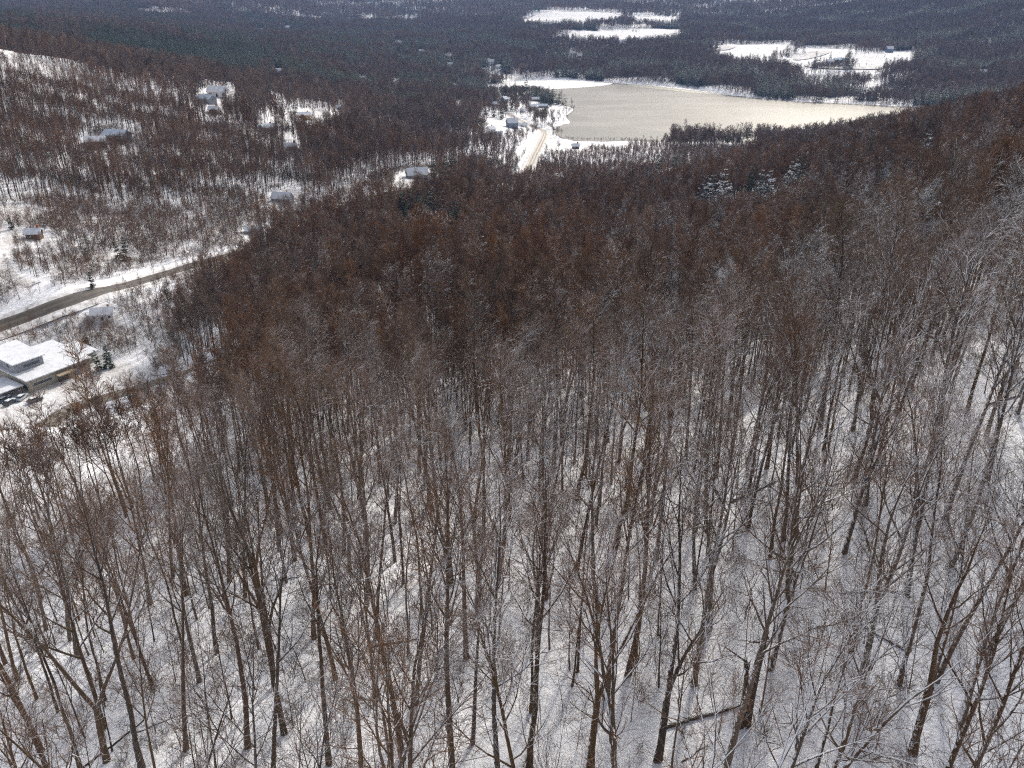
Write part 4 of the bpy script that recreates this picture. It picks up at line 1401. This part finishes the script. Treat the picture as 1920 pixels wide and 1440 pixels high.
def car(name, paint, snow=True):
    o = empty(name)
    b = MB()
    low = [(-2.2, .35), (2.15, .35), (2.25, .62), (2.1, .88), (1.15, .98), (-1.9, 1.0), (-2.25, .85)]
    b.prism(low, -.88, .88)
    b.build("body", paint, o)
    g = MB()
    lo = [(-1.75, .98, -.80), (1.0, .97, -.80), (1.0, .97, .80), (-1.75, .98, .80)]
    hi = [(-1.3, 1.46, -.62), (.35, 1.46, -.62), (.35, 1.46, .62), (-1.3, 1.46, .62)]
    g.add([(x, y, z) for x, z, y in lo] + [(x, y, z) for x, z, y in hi], [(0, 1, 5, 4), (1, 2, 6, 5), (2, 3, 7, 6), (3, 0, 4, 7), (4, 5, 6, 7)])
    g.build("windows", M["glass"], o)
    MB().box(-1.32, .37, -.64, .64, 1.465, 1.56).build("roof_snow", M["roof_snow"] if snow else paint, o)
    if snow:
        MB().box(1.15, 2.0, -.75, .75, .985, 1.05).build("bonnet_snow", M["roof_snow"], o)
    for x in (-1.4, 1.4):
        for s in (-1, 1):
            w = MB()
            w.tube([(x, s * .72, .34), (x, s * .92, .34)], [.34, .34], 14)
            w.add([(x + .34 * math.cos(a), s * .92, .34 + .34 * math.sin(a)) for a in np.arange(14) * 6.2832 / 14], [tuple(range(14))])
            wh = w.build("wheel", M["rubber"], o)
            MB().box(x - .16, x + .16, s * .93 - .01, s * .93 + .01, .18, .5).build("hub", M["paint_silver"], wh)
    for y in (-.62, .62):
        MB().box(2.16, 2.27, y - .18, y + .18, .62, .76).build("headlight", M["trim"], o)
    return o


for (u, v, paint, rz, lab) in [(20, 757, "paint_dark", HROT + .3, "dark snow-topped car farthest left before the modern house"), (8, 752, "paint_blue", HROT + .2, "car cut off by the left edge, partly hidden beside the carport"),
                               (42, 748, "paint_silver", HROT + .5, "silver car covered with snow between the two dark cars"), (66, 753, "paint_blue", HROT - .05, "dark blue car parked nearest the road, right of the others")]:
    c = car("parked_car", M[paint])
    p = on_ground(u, v)
    c.location = p
    c.rotation_euler = (0, 0, rz)
    tag(c, lab, "car", "cars before the modern house")


# ------------------------------------------------------------------ the woods beyond: masses nobody could count
def scatter(name, xyz, scale, idx, protos, seed):
    """One object that sets down copies of the given trees at its points."""
    rgs = np.random.default_rng(seed)
    n = len(xyz)
    me = bpy.data.meshes.new(name)
    me.vertices.add(n)
    me.vertices.foreach_set("co", np.asarray(xyz, np.float32).ravel())
    for nm, tp, data in (("scl", 'FLOAT', np.asarray(scale, np.float32)), ("rot", 'FLOAT', rgs.uniform(0, 6.283, n).astype(np.float32)), ("pick", 'INT', np.asarray(idx, np.int32))):
        a = me.attributes.new(nm, tp, 'POINT')
        a.data.foreach_set("value", data)
    o = bpy.data.objects.new(name, me)
    COL.objects.link(o)
    ng = bpy.data.node_groups.new(name, 'GeometryNodeTree')
    ng.interface.new_socket("Geometry", in_out='INPUT', socket_type='NodeSocketGeometry')
    ng.interface.new_socket("Geometry", in_out='OUTPUT', socket_type='NodeSocketGeometry')
    N = ng.nodes.new
    gi, go = N("NodeGroupInput"), N("NodeGroupOutput")
    iop = N("GeometryNodeInstanceOnPoints")
    iop.inputs["Pick Instance"].default_value = True
    join = N("GeometryNodeJoinGeometry")
    for p in reversed(protos):
        g = N("GeometryNodeGeometryToInstance")
        for q in ([p] if p.type == 'MESH' else list(p.children)):
            oi = N("GeometryNodeObjectInfo")
            oi.transform_space = 'ORIGINAL'
            oi.inputs["Object"].default_value = q
            ng.links.new(oi.outputs["Geometry"], g.inputs[0])
        ng.links.new(g.outputs[0], join.inputs[0])

    def attr(nm, t):
        a = N("GeometryNodeInputNamedAttribute")
        a.data_type = t
        a.inputs["Name"].default_value = nm
        return next(s for s in a.outputs if s.enabled and s.name == "Attribute")
    cx = N("ShaderNodeCombineXYZ")
    ng.links.new(attr("rot", 'FLOAT'), cx.inputs[2])
    ng.links.new(gi.outputs[0], iop.inputs["Points"])
    ng.links.new(join.outputs[0], iop.inputs["Instance"])
    ng.links.new(attr("pick", 'INT'), iop.inputs["Instance Index"])
    ng.links.new(cx.outputs[0], iop.inputs["Rotation"])
    ng.links.new(attr("scl", 'FLOAT'), iop.inputs["Scale"])
    ng.links.new(iop.outputs[0], go.inputs[0])
    md = o.modifiers.new("copies", 'NODES')
    md.node_group = ng
    tag(o, kind="stuff")
    return o


def field_points(r0, r1, step, seed, margin=R(37)):
    q = np.random.default_rng(seed)
    xs = np.arange(-r1 * .62, r1 * .62, step)
    ys = np.arange(0, r1, step)
    X, Y = np.meshgrid(xs, ys)
    X = X + q.uniform(-.48, .48, X.shape) * step
    Y = Y + q.uniform(-.48, .48, Y.shape) * step
    X, Y = X.ravel(), Y.ravel()
    r = np.hypot(X, Y)
    a = np.arctan2(X, Y)
    k = (r >= r0) & (r < r1) & (np.abs(a) < margin)
    return X[k], Y[k]


def valley_brush(x, y):
    """The scrubby valley floor at the left, between the slope and the road."""
    return inside(BRUSH_AREA, x, y)


BRUSH_AREA = g2([(-120, 640), (-120, 395), (120, 372), (330, 392), (480, 372), (560, 400), (560, 440), (400, 478), (270, 520), (330, 560), (120, 625), (0, 660)])
HILLSIDE = g2([(-100, 392), (-100, 100), (100, 130), (330, 190), (480, 270), (640, 330), (560, 395), (420, 385), (200, 372)])


def con_weight(x, y):
    """How much of the wood is evergreen here."""
    r = np.hypot(x, y)
    w = np.zeros(x.shape)
    w = np.where((r > 1150) & (vnoise(x, y, 420, 3) > .36), .85, w)
    w = np.where((r > 1150) & (x < 0) & (r < 3000) & (vnoise(x, y, 380, 9) > .12), np.maximum(w, .8), w)
    w = np.where(r > 1150, np.maximum(w, .03), w)
    for px in CONWOOD:
        w = np.where(inside(px, x, y), 1.0, w)
    return w


CONWOOD = [np.array([at_r(u, v, r)[:2] for u, v, r in q]) for q in
           [[(150, 80, 1180), (490, 125, 1180), (490, 110, 1620), (160, 60, 1620)], [(540, 120, 1300), (640, 130, 1300), (640, 110, 1450), (540, 100, 1450)],
            [(700, 160, 1120), (795, 165, 1120), (795, 165, 1180), (700, 160, 1180)], [(1095, 140, 1905), (1130, 140, 1900), (1130, 140, 1990), (1095, 140, 1990)], [(340, 50, 1800), (480, 60, 1800), (480, 50, 2000), (340, 45, 2000)]]]


# where the wood is thinner or younger than elsewhere: outline on the ground, share kept, height factor
THIN = [(g2(q_), keep, hs) for q_, keep, hs in [
    ([(-80, 645), (0, 615), (470, 476), (490, 500), (440, 570), (330, 680), (290, 712), (190, 660), (-80, 700)], .8, .5),
    ([(560, 400), (700, 330), (900, 290), (960, 320), (930, 350), (760, 420), (600, 440)], .8, .7),
    ([(900, 345), (980, 250), (1030, 240), (1120, 285), (1420, 280), (1350, 330), (1000, 400)], .95, .55)]]
THIN.append((ZONE0, .15, .38))
THIN.append((HILLSIDE, .97, .88))
THIN.append((np.array([at_r(u, v, r)[:2] for u, v, r in [(880, 390, 420), (1350, 330, 640), (1500, 262, 900), (1020, 262, 1010), (950, 262, 1010), (920, 340, 640)]]), 1, .6))
THIN.append((np.array([at_r(u, v, r)[:2] for u, v, r in [(960, 300, 760), (1240, 300, 760), (1250, 262, 1010), (1020, 262, 1010), (985, 262, 1000)]]), 1, .42))
THIN.append((np.array([at_z(u, v, 2)[:2] for u, v in [(1000, 196), (1085, 202), (1080, 235), (1040, 240), (1005, 225)]]), .6, .35))


def thin_at(x, y):
    keep, hs = np.ones(x.shape), np.ones(x.shape)
    for w, a, b in THIN:
        i = inside(w, x, y)
        keep[i] = np.minimum(keep[i], a)
        hs[i] = np.minimum(hs[i], b)
    i = inside(BRUSH_AREA, x, y)
    hs[i] = np.minimum(hs[i], .55)
    return keep, hs


def wood(name, r0, r1, step, protos, con, seed, hscale=1.0, slim=[], region=None):
    q = np.random.default_rng(seed)
    x, y = field_points(r0, r1, step, seed)
    r = np.hypot(x, y)
    k = ~is_clear(x, y)
    if region is not None:
        k &= inside(region, x, y)
    if r0 < 300:
        k &= ~(inside(BRUSH_AREA, x, y) & (q.uniform(size=x.shape) > .85))
        d = np.full(x.shape, 1e9)
        for s in range(0, len(x), 4000):
            d[s:s + 4000] = np.hypot(x[s:s + 4000, None] - pl[None, :, 0], y[s:s + 4000, None] - pl[None, :, 1]).min(1)
        k &= d > 3.2
    for (hx, hy) in house_xy:
        rr = 9.0
        hr = math.hypot(hx, hy)
        dd = np.hypot(x - hx, y - hy)
        # a yard in front of each house, a little wider on the side towards the lane
        k &= ~((dd < rr) | ((dd < 30) & (np.abs(x * hy - y * hx) / hr < 7) & (np.hypot(x, y) < hr) & (q.uniform(size=x.shape) > .15)))
    if len(con_xy):
        for (hx, hy) in con_xy:
            k &= np.hypot(x - hx, y - hy) > 4.0
    keep, hs = thin_at(x, y)
    k &= q.uniform(size=x.shape) < keep
    x, y, hs = x[k], y[k], hs[k]
    z = height(x, y)
    cw = con_weight(x, y)
    ev = q.uniform(size=x.shape) < cw
    out = []
    sc = q.uniform(.75, 1.15, x.shape) * hs * hscale * (1 + .12 * vnoise(x, y, 160, 5))
    sc = np.where(ev, np.minimum(sc * 1.2, 1.9), sc)
    a = ~ev
    # nothing tall stands before the houses and evergreens one can see from here: the trees there are young
    for (cx_, cy_, cz_, half, vz, lo_s, reach) in SEEN:
        rc = math.hypot(cx_, cy_)
        rt = np.hypot(x, y)
        lat = np.abs(x * cy_ - y * cx_) / rc
        i = np.where((lat < half) & (rt < rc) & (rt > rc - reach))[0]
        line = EYE[2] + (cz_ + vz - EYE[2]) * rt[i] / rc
        sc[i] = np.minimum(sc[i], np.maximum((line - z[i]) / 21.0, lo_s))
    if r0 < 300:
        cap = np.maximum(under_road_view(x, y, z) / 21.0, .16)
        sc = np.where(q.uniform(size=len(x)) < .95, np.minimum(sc, cap), sc)
    pick = q.integers(0, len(protos), len(x))
    if slim and protos is MIDP:
        r_ = q.uniform(size=len(x))
        hill_r = (x > .1 * y) & (np.hypot(x, y) < 420)
        pick = np.where(hill_r & (r_ < .5), q.integers(5, 7, len(x)), np.where(~hill_r & (r_ < .93), q.integers(0, 5, len(x)), pick))
    if slim:
        hill = inside(HILLSIDE, x, y) | ((hs < .9) & (x < -60))
        pick = np.where(hill, len(protos) + q.integers(0, len(slim), len(x)), pick)
    scatter(name, np.c_[x, y, z][a], sc[a], pick[a], protos + slim, seed + 1)
    if con and ev.sum():
        out.append((np.c_[x, y, z][ev], sc[ev]))
    return out


SEEN = [(a[0], a[1], a[2], a[3] * .4 + 2.0, a[3] * .55, .36, 80) for a in con_seen] + [(a[0], a[1], a[2], 6.5 * a[3], 2.0 * a[3], .2, 150) for a in house_seen]
for u_ in (928, 945, 962, 980, 1000, 1020):
    SEEN.append((*at_z(u_, 161, 0)[:2], 0.0, 16.0, 0.0, .25, 420))
for u_ in (1060, 1090, 1120, 1150, 1180, 1210, 1235):
    SEEN.append((*at_z(u_, 258, 0)[:2], 0.0, 14.0, 0.0, .22 if u_ < 1190 else .36 if u_ < 1220 else .5, 170))
evg = []
evg += wood("bare_wood", min(R_NEAR, 150), 720, 4.1, MIDP, True, 31, slim=SLIMP)
evg += wood("distant_wood", 720, 1650, 6.4, FARP, True, 41, slim=SLIMP)
evg += wood("far_hill_wood", 1650, 3600, 7.4, FARP, True, 51, 1.2)
evg += wood("farthest_wood", 3600, 5600, 15.0, FARP, True, 61, 1.7)
wood("hillside_poles", 400, 1000, 11.0, SLIMP, False, 35, .9, region=HILLSIDE)
SHORE = np.array([at_r(u, v, r)[:2] for u, v, r in [(870, 390, 560), (1480, 330, 560), (1500, 262, 1000), (1120, 262, 985), (1040, 262, 930), (870, 300, 700)]])
wood("shore_thicket", 540, 1010, 4.2, MIDP, False, 37, .75, region=SHORE)
hp_ = []
qh = np.random.default_rng(91)
for ln, st in [([(1418, 122), (1450, 110), (1505, 90)], 7), ([(1520, 126), (1600, 128), (1700, 124)], 16), ([(1560, 158), (1640, 152), (1700, 140)], 9), ([(1500, 146), (1600, 148)], 10), ([(1030, 40), (1120, 42), (1210, 40)], 16), ([(1090, 55), (1190, 58), (1262, 50)], 14), ([(1185, 30), (1200, 44), (1190, 62)], 14), ([(1040, 62), (1120, 66)], 16), ([(1600, 100), (1660, 112)], 18)]:
    w_ = g2(ln)
    sg = np.r_[0, np.cumsum(np.hypot(*np.diff(w_, axis=0).T))]
    for d_ in np.arange(0, sg[-1], st):
        hp_.append((np.interp(d_, sg, w_[:, 0]) + qh.normal(0, 7), np.interp(d_, sg, w_[:, 1]) + qh.normal(0, 9)))
hp_ = np.array(hp_)
scatter("hedgerow", np.c_[hp_, height(hp_[:, 0], hp_[:, 1])], qh.uniform(.2, .6, len(hp_)), qh.integers(0, len(FARP), len(hp_)), FARP, 92)
xyz = np.vstack([e[0] for e in evg])
scs = np.concatenate([e[1] for e in evg])
scatter("evergreen_wood", xyz, scs, np.random.default_rng(5).integers(0, len(FARCON), len(xyz)), FARCON, 71)

# brush: under the near wood, thick on the valley floor
q = np.random.default_rng(81)
bx, by = field_points(24, 190, 2.3, 82, R(40))
kk = (q.uniform(size=bx.shape) < .5 + .35 * vnoise(bx, by, 30, 2)) & ~inside(SNOWPATCH, bx, by) & (dist_line(HILLROAD, bx, by) > 24)
bx, by = bx[kk], by[kk]
vx, vy = field_points(200, 860, 2.4, 83)
kk = (inside(BRUSH_AREA, vx, vy) | inside(THIN[0][0], vx, vy) | inside(THIN[1][0], vx, vy) | (inside(ZONE0, vx, vy) & (dist_line(HILLROAD, vx, vy) > 26)) | (inside(HILLSIDE, vx, vy) & (vnoise(vx, vy, 60, 21) > .1))) & ~is_clear(vx, vy) & (vnoise(vx, vy, 45, 6) > -.6 + .4 * q.uniform(-1, 1, vx.shape))
bx, by = np.r_[bx, vx[kk]], np.r_[by, vy[kk]]
scatter("undergrowth", np.c_[bx, by, height(bx, by)], q.uniform(.5, 1.15, len(bx)) * np.where(np.hypot(bx, by) > 220, 1.25, .75), q.integers(0, 4, len(bx)), BRUSHP, 84)

# the model trees of the masses are trees of the wood too: each stands in it
spots = {"mid": [(640, 640), (1010, 690), (760, 600), (1250, 560), (1440, 560), (860, 560), (1150, 640)], "far": [(560, 330), (300, 330), (700, 290), (150, 330), (420, 300)]}
spots["slim"] = [(330, 330), (120, 320), (520, 300), (250, 230)]
for key, protos, lab in (("slim", SLIMP, "slender tall-stemmed bare tree on the wooded left hillside"), ("mid", MIDP, "bare tree deep in the dense brown wood of the hill"), ("far", FARP, "thick-twigged bare tree on the wooded left hillside")):
    for o, (u, v) in zip(protos, spots[key]):
        o.location = on_ground(u, v)
        tag(o, lab + ", among many like it", "tree", "bare trees deeper in the woods")
for o, (u, v) in zip(FARCON, [(250, 84), (300, 92), (420, 112)]):
    o.location = on_ground(u, v)
    tag(o, "dark conifer in the evergreen wood beyond the left ridge, among many like it", "conifer", "conifers beyond the ridge")
for o, (u, v) in zip(BRUSHP, [(210, 520), (120, 480), (330, 470), (60, 560)]):
    o.location = on_ground(u, v)
    tag(o, "bare brown shrub on the snowy valley floor above the road, among many like it", "shrub", "shrubs on the valley floor")


# ------------------------------------------------------------------ the air between
def haze():
    m = bpy.data.materials.new("haze")
    m.use_nodes = True
    nt = m.node_tree
    nt.nodes.clear()
    pv_ = nt.nodes.new("ShaderNodeVolumePrincipled")
    pv_.inputs["Color"].default_value = (0.36, 0.56, 1.0, 1)
    pv_.inputs["Density"].default_value = 0.00005
    pv_.inputs["Anisotropy"].default_value = 0.0
    out = nt.nodes.new("ShaderNodeOutputMaterial")
    nt.links.new(pv_.outputs[0], out.inputs["Volume"])
    o = MB().box(-7200, 7200, -7200, 7200, -60, 900).build("haze", m)
    tag(o, kind="stuff")


haze()
